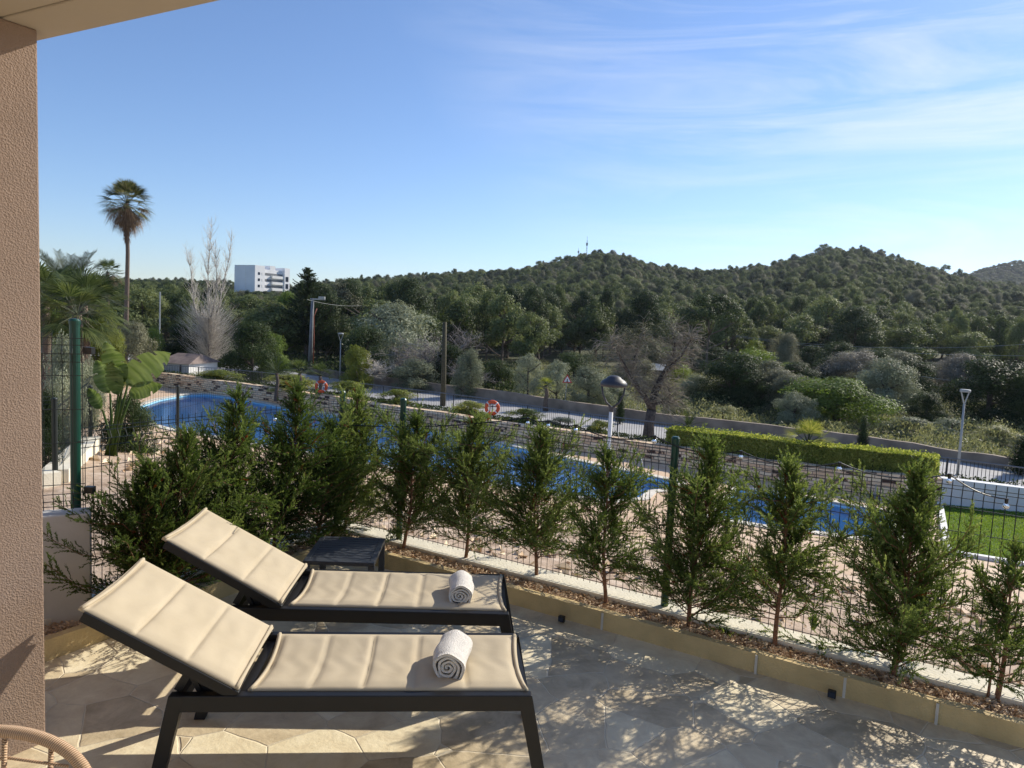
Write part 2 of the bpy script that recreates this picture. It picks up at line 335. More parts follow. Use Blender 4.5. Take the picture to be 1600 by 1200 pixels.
# ------------------------------------------------------------------ terrain
EX,EY=.85,-.527; NX,NY=.527,.85
def sn(X,Y): return X*EX+Y*EY, X*NX+Y*NY
RP=[(-400,440),(0,438),(200,434),(360,438),(500,440),(560,431),(640,428),(720,422),(800,418),(860,407),(900,398),(945,391),(990,402),(1020,412),(1060,415),(1110,419),(1160,413),(1210,408),(1260,393),(1300,384),(1350,386),(1400,398),(1440,412),(1500,428),(1560,440),(1700,455),(2200,470)]
ZR=450.
ra=[];rz_=[]
for x,y in RP:
    X,F,U=ray(x,y+16); ra.append(X/F); rz_.append(HC+U/F*ZR)
ra=np.array(ra);rz_=np.array(rz_)
FP=[(1300,470),(1480,440),(1530,421),(1570,410),(1600,406),(1660,400),(1800,415),(2200,440)]
fa=[];fz=[]
for x,y in FP:
    X,F,U=ray(x,y+3); fa.append(X/F); fz.append(HC+U/F*950)
def gh(X,Y):
    X=np.asarray(X,float);Y=np.asarray(Y,float)
    n=X*NX+Y*NY
    z=np.interp(n,[-9,4.6,8.4,13.6,15.0,15.4,24.8,25.6,27],[-.12,-.12,-.75,-2.95,-3.2,-5.6,-5.6,-3.55,-3.5])
    Yc=np.maximum(Y,1.); a=X/Yc
    rz=np.interp(a,ra,rz_)
    t=np.clip((Y-95)/(ZR-95),0,1)
    hill=-3.4+(rz+3.4)*(t**1.25)
    wob=1.5*np.sin(X*.021+1)*np.sin(Y*.017)+.8*np.sin(X*.05+Y*.04)
    hill=hill+wob*np.clip((Y-130)/100,0,1)*np.clip((ZR+10-Y)/60,0,1)
    back=np.clip((Y-ZR)/160,0,1)
    hill=np.where(Y>ZR,rz*(1-back)+(-10)*back,hill)
    f=np.interp(a,fa,fz,left=-10)
    tf=np.clip((Y-650)/300,0,1); tb=np.clip((Y-950)/400,0,1)
    far=np.where(Y>650,-10+(f+10)*tf*(1-tb),-10)
    far=np.where(Y<650,-99,far)
    zz=np.where(Y>95,np.maximum(hill,np.where(Y>650,far,-99)),z)
    zz=np.where((Y<=95)&(n>27),-3.45+.05*np.sin(X*.3)*np.sin(Y*.23),zz)
    return zz
def g(x,y): return float(gh(x,y))
ys=np.concatenate([np.arange(-40,0,4),np.arange(0,42,.45),np.arange(42,110,3),np.arange(110,520,5),np.arange(520,1500,30),np.arange(1500,4200,300)])
cs=np.linspace(-1.5,1.5,330)
YY,CC=np.meshgrid(ys,cs,indexing='ij'); XX=CC*(np.abs(YY)+42)
ZZ=gh(XX,YY)
V=np.stack([XX,YY,ZZ],-1).reshape(-1,3); nr,nc=XX.shape
idx=np.arange(nr*nc).reshape(nr,nc)
Fq=np.stack([idx[:-1,:-1],idx[:-1,1:],idx[1:,1:],idx[1:,:-1]],-1).reshape(-1,4)
tag(link('ground',npmesh('ground',V,Fq,M['earth'],smooth=True)),kind='structure')
def sheet(name,poly,z,mat,holes=()):
    bm=bmesh.new(); es=[]
    for lp in [poly]+list(holes):
        vs=[bm.verts.new((p[0],p[1],z)) for p in lp]
        for i in range(len(vs)): es.append(bm.edges.new((vs[i],vs[(i+1)%len(vs)])))
    bmesh.ops.triangle_fill(bm,edges=es,use_beauty=True)
    bmesh.ops.recalc_face_normals(bm,faces=bm.faces)
    me=bpy.data.meshes.new(name); bm.to_mesh(me); bm.free(); me.materials.append(mat)
    if me.polygons and me.polygons[0].normal.z<0: me.flip_normals()
    return tag(link(name,me),kind='structure')
def xy(l,z): return [onz(x,y,z)[:2] for x,y in l]
# terrace ------------------------------------------------------------
KA=Vector((-2.5,3.752)); KB=Vector((-1.35,5.69)); KC=Vector((3.6,2.80))
dl=(KB-KA).normalized(); KL=KA-dl*1.1
nl=Vector((-dl.y,dl.x)); dr=(KC-KB).normalized(); nr_=Vector((-dr.y,dr.x))   # outward normals
def off(d1,d2=None):
    """offset polyline KL-KB-KC outward by d"""
    if d2 is None:d2=d1
    a=KL+nl*d1; c=KC+nr_*d2
    # intersection
    p=KL+nl*d1; q=KC+nr_*d2
    den=dl.x*(-dr.y)+dl.y*dr.x
    w=q-p; t=(w.x*(-dr.y)+w.y*dr.x)/den
    return a,p+dl*t,c
a0,b0,c0=off(0)
sheet('terrace_floor',[(a0.x,a0.y),(b0.x,b0.y),(c0.x,c0.y),(6,-1),(5,-5),(-7,-5),(-7,1.0)],0.0,M['terrace'])
def strip(name,d1,d2,z0,z1,mat,label=None,cat=None,segs=None,wob=0,e1=0,e2=0):
    A=off(d1); B=off(d2); mb=MB()
    mb.prism([A[0],A[1],B[1],B[0]],z0,z1) if False else None
    # two legs built as one outline with subdivisions
    def sub(p,q,k): return [p+(q-p)*i/k for i in range(k+1)]
    k1,k2=24,50
    ia=sub(A[0],A[1],k1)+sub(A[1],A[2],k2)[1:]; ib=sub(B[0],B[1],k1)+sub(B[1],B[2],k2)[1:]
    r_=random.Random(hash(name)%100 if False else 5)
    vs=[];n=len(ia)
    for i in range(n):
        w=[(r_.random()-.5)*wob for _ in range(4)]
        vs+=[(ia[i].x,ia[i].y,z0),(ia[i].x+w[0]*.5,ia[i].y+w[0]*.5,z1+w[1]*.6),(ib[i].x+w[2],ib[i].y+w[2],z1+w[3]*.6),(ib[i].x,ib[i].y,z0)]
    fs=[]
    for i in range(n-1):
        for j in range(3): fs.append((4*i+j,4*i+j+1,4*i+5+j,4*i+4+j))
    fs+=[(0,3,2,1),(4*n-4,4*n-3,4*n-2,4*n-1)]
    mb.add(vs,[q[::-1] for q in fs]); o=mb.build(name,mat)
    return tag(o,label,cat) if label else tag(o,kind='structure')
kerb=empty('planter_kerb',(-1.35,5.69,0),'low yellow stone kerb between the terrace paving and the planting strip','kerb')
kk=strip('kerb_stones',0,.055,-.05,.12,M['kerb'],None,None,wob=.008); del kk['kind']; kk.parent=kerb; kk.matrix_parent_inverse=Matrix.Translation((1.35,-5.69,0))
mbm=MB()
for x,y in [(845,940),(868,945),(940,984),(1052,1013),(1180,1053),(1318,1090),(1462,1132)]:
    p=Vector(onz(x,y,0)); q=p+Vector((0,0,.115)); d=Vector((nr_.x,nr_.y,0))*-.0015
    mbm.bar(p+d,q+d,.014,.006,upv=(nr_.x,nr_.y,0))
jm=mbm.build('mortar_joint',simple('mortar',(.62,.58,.50),.9)); jm.parent=kerb; jm.matrix_parent_inverse=Matrix.Translation((1.35,-5.69,0))
strip('planting_strip',.055,.27,-.05,.082,M['earth'])
ok=empty('fence_kerb',(-1.5,6,0),'low cream white kerb carrying the green mesh fence of the terrace','kerb')
o=strip('kerb_block',.27,.47,-.15,.12,M['kerbwhite'],wob=.004); del o['kind']; o.parent=ok; o.matrix_parent_inverse=Matrix.Translation((1.5,-6,0))
# chips
rg=np.random.default_rng(3)
n=9000; u=rg.random(n); leg=rg.random(n)<.28
A=off(.06);B=off(.265); 
def lp(A,i,j,t): return np.outer(1-t,np.array(A[i]))+np.outer(t,np.array(A[j]))
p0=np.where(leg[:,None],lp(A,0,1,u),lp(A,1,2,u)); p1=np.where(leg[:,None],lp(B,0,1,u),lp(B,1,2,u))
w=rg.random(n)[:,None]; pp=p0*(1-w)+p1*w
P3=np.concatenate([pp,(.088+rg.random(n)*.012)[:,None]],1)
Aa=unit(rg.normal(size=(n,3))*np.array([1,1,.35])); Bb=unit(np.cross(Aa,rg.normal(size=(n,3))*[.4,.4,1]+[0,0,.8]))
sz=.008+rg.random(n)**2*.022
# small tetra-like chunks: two crossed quads each
Cc=unit(np.cross(Aa,Bb))
V1,F1=leaves(P3,Aa,Bb,sz*1.5,sz); V2,F2=leaves(P3,Aa,Cc,sz*1.4,sz*.6)
V=np.concatenate([V1,V2]);Fq=np.concatenate([F1,F2+len(V1)]); va=np.repeat(rg.random(n),4); va=np.concatenate([va,va])
tag(link('wood_chips',npmesh('wood_chips',V,Fq,M['chips'],va)),'pale tan wood chips and gravel covering the planting strip','mulch',kind='stuff')
# ------------------------------------------------------------------ building: pillar wall and soffit
AR=Vector((-2.03,3.05)); wd=Vector((.55,.835)).normalized(); wn=Vector((wd.y,-wd.x))
MBw=MB(); P_=[AR,AR-wd*4.2,AR-wd*4.2-wn*1.2,AR-wn*1.2]
o=MBw.prism([tuple(p) for p in P_],-.1,3.1).build('building_wall',M['stucco'],bevel=.008)
tag(o,'pinkish brown rough stucco wall at the left edge of the terrace','wall')
E1=Vector(onz(52,66,3.1)[:2]); E2=Vector(onz(350,0,3.1)[:2]); ed=(E2-E1).normalized(); en=Vector((-ed.y,ed.x))
sl=empty('balcony_slab',(E1.x,E1.y,3.1),'beige painted balcony slab overhead in the upper left corner','balcony')
sq=[E1-ed*.02,E1+ed*7,E1+ed*7-en*5,E1-ed*1.5-en*5,E1-ed*.02-wd*.01]
mb=MB((E1.x,E1.y,3.1)); mb.prism([tuple(E1-ed*.05+en*0),tuple(E1+ed*7),tuple(E1+ed*7-en*.20),tuple(E1-ed*.05-en*.20)],3.1,3.42)
mb.build('edge_beam',M['soffit'],sl,bevel=.006)
mb=MB((E1.x,E1.y,3.1)); mb.prism([tuple(E1-ed*.05-en*.206),tuple(E1+ed*7-en*.206),tuple(E1+ed*7-en*5),tuple(E1-ed*.9-en*5)],3.106,3.40)
mb.build('soffit_panel',M['soffit'],sl)
# ------------------------------------------------------------------ sun loungers
def smooth(a,b,x):
    t=min(1,max(0,(x-a)/(b-a))); return t*t*(3-2*t)
S=.43;W_=.56
def sling(x0,x1,z0,z1,seams,sag=.022,ends=.01,mg=.022):
    """surface between rails from x0 to x1"""
    nx,ny=90,26; V=[];L=math.hypot(x1-x0,z1-z0); dx=(x1-x0)/L; dz=(z1-z0)/L; nx_,nz_=-dz,dx
    if nz_<0: nx_,nz_=-nx_,-nz_
    top=[];bot=[]
    for i in range(nx+1):
        t=i/nx*L
        for j in range(ny+1):
            v=j/ny; y=mg+(W_-2*mg)*v
            e=(4*v*(1-v))
            tt=t+ends*e*(1-2*i/nx)*1.6      # concave ends
            s_=0
            edges=[0.03]+seams+[L-.03]
            for a,b in zip(edges[:-1],edges[1:]):
                if a<=t<=b:
                    q=(t-a)/(b-a); s_=.017*(1-abs(2*q-1)**12)*min(1,e*3)
            wr=.0018*math.sin(t*60+v*9+math.sin(v*14)*1.5)*e
            d=-sag*e+s_+wr
            top.append((x0+dx*tt+nx_*d, y, z0+dz*tt+nz_*d)); bot.append((x0+dx*tt+nx_*(d-.012), y, z0+dz*tt+nz_*(d-.012)))
    m_=ny+1; N1=len(top); fs=[]
    for i in range(nx):
        for j in range(ny):
            a=i*m_+j; fs.append((a,a+1,a+m_+1,a+m_)); fs.append((N1+a,N1+a+m_,N1+a+m_+1,N1+a+1))
    for i in range(nx):
        a=i*m_; b=i*m_+ny; fs+= [(a,a+m_,N1+a+m_,N1+a),(b,N1+b,N1+b+m_,b+m_)]
    for j in range(ny):
        a=j;b=nx*m_+j; fs+=[(a,N1+a,N1+a+1,a+1),(b,b+1,N1+b+1,N1+b)]
    mb=MB(); mb.add(top+bot,fs)
    # hems
    return mb
def hems(x0,x1,z0,z1,par,mg=.022,sg=.022,cv=.016):
    L=math.hypot(x1-x0,z1-z0); dx=(x1-x0)/L; dz=(z1-z0)/L
    for t in (.012,L-.012):
        mb=MB(); pts=[]
        for k in range(13):
            v=k/12; e=4*v*(1-v); tt=t+cv*e*(1-2*(t/L))
            pts.append((x0+dx*tt, mg+(W_-2*mg)*v, z0+dz*tt-sg*e+.004))
        mb.tube(pts,.0085,6); mb.build('hem',M['fabric'],par,smooth=True)
def lounger(loc,ang,label):
    t=empty('sun_lounger',loc,label,'sun lounger','sun loungers on the terrace',ang)
    # local: x=0 foot end ... -1.475 rear legs ; y 0 near .. W far
    for y in (0,W_):
        mb=MB(); mb.box(-1.475,0,y-.02,y+.02,S-.07,S); mb.build('side_rail',M['alu'],t,bevel=.004)
    for y in (0,W_):
        for x,sx in ((0,1),(-1.475,-1)):
            mb=MB(); a=x-sx*.0; b=x+sx*.09
            w1=.062
            vs=[]
            for (xx,zz) in ((a,S-.001),(a-sx*w1,S-.001),(b-sx*w1*.85,0),(b,0)):
                for yy in (y-.021,y+.021): vs.append((xx,yy,zz))
            f=[(0,2,4,6)[::1],(1,7,5,3),(0,1,3,2),(2,3,5,4),(4,5,7,6),(6,7,1,0)]
            mb.add(vs,f); o=mb.build('leg',M['alu'],t,bevel=.003)
    for q in ((-.045,-.005,.065,.03),(-1.47,-1.43,.06,.02),(-1.22,-1.18,.06,.025)):
        MB().box(q[0],q[1],.02,W_-.02,S-q[2],S-q[3]).build('cross_bar',M['alu'],t)
    px,pz=-1.21,S+.005; tx,tz=-1.21-.597,S+.338
    for y in (.0,W_):
        mb=MB(); mb.bar((px,y,pz-.012),(tx,y,tz-.012),.03,.045); mb.build('backrest_rail',M['alu'],t,bevel=.004)
    mb=MB(); mb.bar((tx+.01,.01,tz-.02),(tx+.01,W_-.01,tz-.02),.03,.03); mb.build('backrest_bar',M['alu'],t)
    for y in (.035,W_-.035):
        mb=MB(); mb.bar((-1.455,y,S),(-1.40,y,S+.10),.025,.03); mb.bar((-1.30,y+.01,S-.04),(-1.52,y+.01,S+.16),.02,.025); mb.bar((-1.36,y,S-.02),(-1.42,y,S+.10),.02,.02)
        mb.build('support_strut',M['alu'],t)
    mb=MB(); mb.tube([(-1.52,.03,S+.15),(-1.52,W_-.03,S+.15)],.012,8); mb.build('stay_rod',M['alu'],t)
    # slings
    o=sling(-1.175,-.012,S+.006,S+.006,[.25,.465,.68,.90]).build('seat_sling',M['fabric'],t,smooth=True)
    hems(-1.175,-.012,S+.004,S+.004,o)
    o=sling(px+.01,tx-.012,pz+.019,tz+.023,[.24,.47],sag=.012,ends=.003,mg=-.006).build('back_sling',M['fabric'],t,smooth=True)
    hems(px+.01,tx-.012,pz+.017,tz+.021,o,-.006,.012,.005)
    return t
L1=lounger((.146,2.881,0),math.atan2(.138,1.469),'nearer beige sling sun lounger with dark frame, closest to the camera')
L2=lounger((.042,3.70,0),R(3.2),'farther beige sling sun lounger with dark frame, beside the slatted side table')
# towels
def towel(loc,rz,r0,length,label,squash=.92,seed=1):
    rr=random.Random(seed); th=.0165; turns=min(r0/th*.86,3.9)
    K=int(turns*34); prof=[]
    ph0=-math.pi*.35
    out=[];inn=[]
    for i in range(K+1):
        a=ph0+2*math.pi*turns*i/K; f=i/K
        rad=r0-(r0-.010)*f
        wob=1+.05*math.sin(a*2.3+seed)+.035*math.sin(a*5.1)
        t2=th*.84*(1 if i>3 else .9)
        for lst,r_ in ((out,rad),(inn,rad-t2)):
            x=r_*wob*math.cos(a); z=r_*wob*math.sin(a)*squash
            if z<-r0*.80*squash: z=-r0*.80*squash+(z+r0*.80*squash)*.35
            lst.append((x,z))
    poly=out+inn[::-1]; n=len(poly)
    zmin=min(p[1] for p in poly)
    SL=14; vs=[]
    for s_ in range(SL+1):
        v=s_/SL; y=(v-.5)*length; e=min(1,min(v,1-v)*9+.0)
        sc_=.95+.05*math.sqrt(e); jx=.004*math.sin(v*7+seed)
        for k,(x,z) in enumerate(poly):
            tel=.006*(rr.random()-.5)*0
            bulge=1+.02*math.sin(v*11+x*40)
            vs.append((x*sc_*bulge+jx, y+ .010*math.sin(k*.02*seed)*(1-2*v)*0+ (r0-math.hypot(x,z))*.12*(1 if v<.5 else -1)*(-1 if v in (0,1) else 0)*-1, (z-zmin)*sc_))
    fs=[]
    for s_ in range(SL):
        for k in range(n):
            a=s_*n+k;b=s_*n+(k+1)%n; fs.append((a,b,b+n,a+n))
    # ends as strips between out[i], inn[i]
    for base,fl in ((0,1),(SL*n,0)):
        for i in range(K):
            q=(base+i,base+i+1,base+n-2-i,base+n-1-i); fs.append(q if fl else q[::-1])
    mb=MB(); mb.add(vs,fs); o=mb.build('rolled_towel',M['towel'],smooth=False)
    o.location=loc; o.rotation_euler[2]=rz
    for p in o.data.polygons: p.use_smooth=True
    return tag(o,label,'towel','rolled towels on the loungers')
towel((-.215,3.075,S-.006),R(-4),.079,.25,'larger looking rolled white towel on the nearer sun lounger',.97,2)
towel((-.236,3.90,S-.008),R(4),.077,.25,'rolled white towel on the farther sun lounger by the side table',.86,5)
# side table
tb=empty('side_table',(-1.07,4.70,0),'low dark grey slatted metal side table behind the loungers','table',None,R(2.5))
hw,hd,th=.228,.26,.40
for k,(sx,sy) in enumerate(((-1,-1),(1,-1),(1,1),(-1,1))):
    MB().box(sx*(hw-.02)-.02,sx*(hw-.02)+.02,sy*(hd-.02)-.02,sy*(hd-.02)+.02,0,th-.028).build('leg',M['tablemetal'],tb,bevel=.003)
mb=MB()
mb.box(-hw,hw,-hd,-hd+.035,th-.027,th).box(-hw,hw,hd-.035,hd,th-.027,th).box(-hw,-hw+.035,-hd+.036,hd-.036,th-.027,th).box(hw-.035,hw,-hd+.036,hd-.036,th-.027,th)
mb.build('frame',M['tablemetal'],tb,bevel=.003)
mb=MB(); ns=9; st=(2*hd-.076)/ns
for i in range(ns):
    y0=-hd+.038+i*st; mb.box(-hw+.036,hw-.036,y0+.003,y0+st-.003,th-.02,th-.004)
mb.build('slatted_top',M['tablemetal'],tb,bevel=.002)
# step lights
for x,y,l in ((878,966,'black square step light low on the kerb, behind the loungers'),(1300,1083,'black square step light low on the kerb at the right of the terrace')):
    p=Vector(onz(x,y,.035)); t=empty('step_light',(p.x-nr_.x*.004,p.y-nr_.y*.004,0),l,'light','step lights on the kerb',math.atan2(dr.y,dr.x))
    MB().box(-.021,.021,-.012,.016,.012,.052).build('housing',M['black'],t,bevel=.002)
    MB().box(-.016,.016,-.016,-.0125,.017,.046).build('lens',M['window'],t)
# rattan chair
def uvtube(pts,r,n,reps):
    mb=MB(); mb.tube(pts,r,n,cap=True); me=mb.mesh('rt',M['rattan'],True)
    uv=me.uv_layers.new(name='UVMap'); L=0; cum=[0]
    for a,b in zip(pts[:-1],pts[1:]): L+=(Vector(b)-Vector(a)).length; cum.append(L)
    for l in me.loops:
        v=l.vertex_index; i=v//n; uv.data[l.index].uv=(cum[i]*reps*2.3+(v%n)/n*.6,(v%n)/n)
    return me
chx=(-1.22,1.72,0); ch=empty('rattan_chair',chx,'light rattan chair back with wrapped rounded frame in the bottom left corner','chair',None,0)
def rt(name,pts,r,reps=22,n=10): return link(name,uvtube(pts,r,n,reps),ch)
arch=[]
for k in range(25):
    t=math.pi*k/24; arch.append((-.055+.245*math.cos(t),.03*math.sin(t),.70+.175*math.sin(t)**.8))
arch=[(.19,-.02,.42)]+[(.192,-.01,.56)]+arch+[(-.302,-.01,.56),(-.30,-.02,.42)]
rt('back_frame',arch,.0155,26,14)
for k,(x,zt) in enumerate(((.07,.853),(-.05,.873),(-.17,.855))): rt('back_upright',[(x,0,.43),(x,.028,zt)],.0065,20)
for z,w in ((.80,.15),(.765,.175),(.70,.19)): rt('back_rung',[(-.05-w*1.15,.012,z),(-.05,.034,z),(-.05+w*1.15,.012,z)],.004,20)
seat=[( -.015+.25*math.cos(2*math.pi*k/32),-.23+.24*math.sin(2*math.pi*k/32),.43) for k in range(33)]
rt('seat_ring',seat,.014,26)
mb=MB(); mb.lathe([(.001,.425),(.235,.425),(.235,.437),(.001,.437)],(-.015,-.23,0),28); mb.build('seat',M['rattan'],ch,smooth=False)
for sx,sy in ((1,1),(-1,1),(1,-1),(-1,-1)): rt('leg',[(-.015+sx*.17,-.23+sy*.17,.43),(-.015+sx*.21,-.23+sy*.21,0)],.013,20)
# ------------------------------------------------------------------ mesh fences
def mesh_panel(mb,a,b,z0,z1,folds,sp=.05,r=.0025,tang=None):
    """welded wire panel from a to b (2D), with V folds at given heights"""
    a=Vector(a[:2]);b=Vector(b[:2]); L=(b-a).length; d=(b-a)/L; nn=Vector((-d.y,d.x))
    n=int(L/sp)
    def prof():
        pr=[(z0,0)]
        for f in folds: pr+=[(f-.05,0),(f,.028),(f+.05,0)]
        pr.append((z1,0)); return pr
    pr=prof()
    def zat(t,z):   # allow slopes when z0 given as tuple
        return z
    for i in range(n+1):
        p=a+d*(i*sp+ (L-n*sp)/2)
        pts=[(p.x+nn.x*o,p.y+nn.y*o,z) for z,o in pr]
        mb.tube(pts,r,4,cap=False)
    hs=[z for z,o in pr if True]+[]
    z=z0+.2
    hh=set([round(z1-.03,3),round(z0+.02,3)])
    for f in folds: hh|={round(f-.05,3),round(f,3),round(f+.05,3)}
    while z<z1-.1:
        if all(abs(z-f)>.11 for f in folds): hh.add(round(z,3))
        z+=.2
    for z in hh:
        o=.028 if any(abs(z-f)<.01 for f in folds) else 0
        mb.tube([(a.x+nn.x*o,a.y+nn.y*o,z),(b.x+nn.x*o,b.y+nn.y*o,z)],r*1.15,4,cap=False)
FO=off(.36)
pA=Vector(at(118,700,4.32)[:2])
fence=empty('garden_fence',(FO[1].x,FO[1].y,.12),'dark green welded mesh fence on the terrace kerb, behind the young conifers','fence')
fo=(FO[1].x,FO[1].y,.12)
def fpost(p,z1,r=.025,z0=.12,name='post',par=fence,o_=fo,mat='fencegreen'):
    mb=MB(o_); mb.tube([(p[0],p[1],z0),(p[0],p[1],z1-.006)],r,16); mb.lathe([(r*1.1,z1-.03),(r*1.12,z1-.008),(r*.8,z1+.004),(.001,z1+.006)],(p[0],p[1],0),16)
    return mb.build(name,M[mat],par,smooth=False)
def onleg(x,y0,leg=1):
    """intersection of pixel column ray with fence leg line at kerb height"""
    p=FO[1];q=FO[2] if leg else FO[0]; d=(q-p)
    X,F,U=ray(x,y0); k=X/F
    t=(k*p.y-p.x)/(d.x-k*d.y); return p+d*t
q1=onleg(1048,800); q2=onleg(628,700); q3=FO[2]+(0*dr if True else 0)
for q,zt in ((q1,None),(q2,None)):
    pass
z1a=at(1056,683,q1.y)[2]; z2a=at(628,623,q2.y)[2]
fpost(q1,z1a); fpost(q2,z2a); fpost(FO[1],z2a,); 
fpost(FO[2],z1a)
fpost(pA,at(112,499,pA.y)[2],.029)
MT=1.235
for a,b in ((q1,q2),(q2,FO[1]),(q1,FO[2])):
    mb=MB(fo); mesh_panel(mb,a,b,.15,MT,[.36,MT-.10]); mb.build('mesh_panel',M['wire'],fence)
mb=MB(fo); mesh_panel(mb,FO[1],pA,.15,1.235,[.36,1.13]); mb.build('mesh_panel',M['wire'],fence)
print('posts',q1,q2,FO[1],pA,z1a,z2a)
# low white wall with fence on top (left)
wa=Vector((-2.47,4.13)); wdir=Vector((-.88,-.475)).normalized(); wnn=Vector((wdir.y,-wdir.x))
if wnn.y<0:wnn=-wnn
bw=MB(); bw.prism([tuple(wa),tuple(wa+wdir*1.3),tuple(wa+wdir*1.3+wnn*.16),tuple(wa+wnn*.16)],-.1,.735)
tag(bw.build('low_wall',M['greywall'],bevel=.008),'short greyish white rendered wall beside the left green post','wall')
nf=empty('divider_fence',(wa.x,wa.y,.735),'green mesh fence panel standing on the short white wall at the left','fence')
mb=MB((wa.x,wa.y,.735)); w1=wa+wnn*.08; mesh_panel(mb,w1+wdir*.03,w1+wdir*1.3,.75,1.80,[.85,1.68]); mb.build('mesh_panel',M['wire'],nf)
for z in (.86,1.70): MB((wa.x,wa.y,.735)).box(w1.x-.03,w1.x+.02,w1.y-.02,w1.y+.02,z-.02,z+.02).build('clamp',M['black'],nf)
# neighbour's fence stepping down the slope
pts=[(85,622,745,8.0),(141,603,690,11.),(278,603,690,14.)]
P3=[(at(x,yt,Z),at(x,yb,Z)) for x,yt,yb,Z in pts]
P3.insert(0,(((P3[0][0][0]-1.6),5.2,P3[0][0][2]+.1),(P3[0][0][0]-1.6,5.2,P3[0][1][2]+.1)))
P3.append((at(380,612,17.),at(380,680,17.)))
lf=empty('slope_fence',P3[1][1],'green mesh fence stepping down the slope on the left behind the terrace','fence'); lo=P3[1][1]
for t,b in P3:
    fpost(t,t[2],.03,g(t[0],t[1])-.1,par=lf,o_=lo,mat='wire')
for (t0,b0_),(t1,b1_) in zip(P3[:-1],P3[1:]):
    mb=MB(lo); zt=max(t0[2],t1[2])-.05; zb=min(b0_[2],b1_[2]); mesh_panel(mb,t0,t1,zt-1.0,zt,[zt-.12],r=.0022,sp=.1); mb.build('mesh_panel',M['wire'],lf)
pk=[Vector((b_[0],b_[1],b_[2])) for t_,b_ in P3[:3]]
mb=MB()
for a,b in zip(pk[:-1],pk[1:]): mb.bar(a+Vector((0,0,-.03)),b+Vector((0,0,-.03)),.28,.22)
tag(mb.build('slope_kerb',M['kerbwhite']),'white kerb under the stepped green fence at the far left','kerb')
# string lights along the fence
sb=empty('string_lights',(q1.x,q1.y,1.28),'festoon cable with clear round bulbs strung along the top of the mesh fence','string lights')
bl=[(430,655),(512,668),(825,660),(857,664),(900,671),(1023,688),(1158,712),(1312,730),(1484,748),(1573,787)]
so=(q1.x,q1.y,1.28); prev=None
cab=[]
for x,y in bl:
    q=onleg(x,y,1) if x>560 else onleg(x,y,0)
    Z=q.y-.03; p=Vector(at(x,y-7,Z)); cab.append(p)
    t=MB(so); t.tube([(p.x,p.y,p.z-.022),(p.x,p.y,p.z+.004)],[.008,.0095],10); t.build('socket',M['black'],sb)
    c=(p.x,p.y,p.z-.036); t=MB(so); t.lathe([(.004,.016),(.009,.011),(.0145,.003),(.0155,-.004),(.012,-.012),(.004,-.016)],c,14); t.build('bulb',M['glass'],sb,smooth=True)
mb=MB(so); line=[]
for a,b in zip(cab[:-1],cab[1:]):
    for k in range(9):
        t=k/8; p=a.lerp(b,t); p.z+=-.12*4*t*(1-t)*min(1,(b-a).length)*(.5 if (b-a).length>1 else 1)*.8; line.append(p)
mb.tube(line,.004,5); mb.build('cable',M['black'],sb)
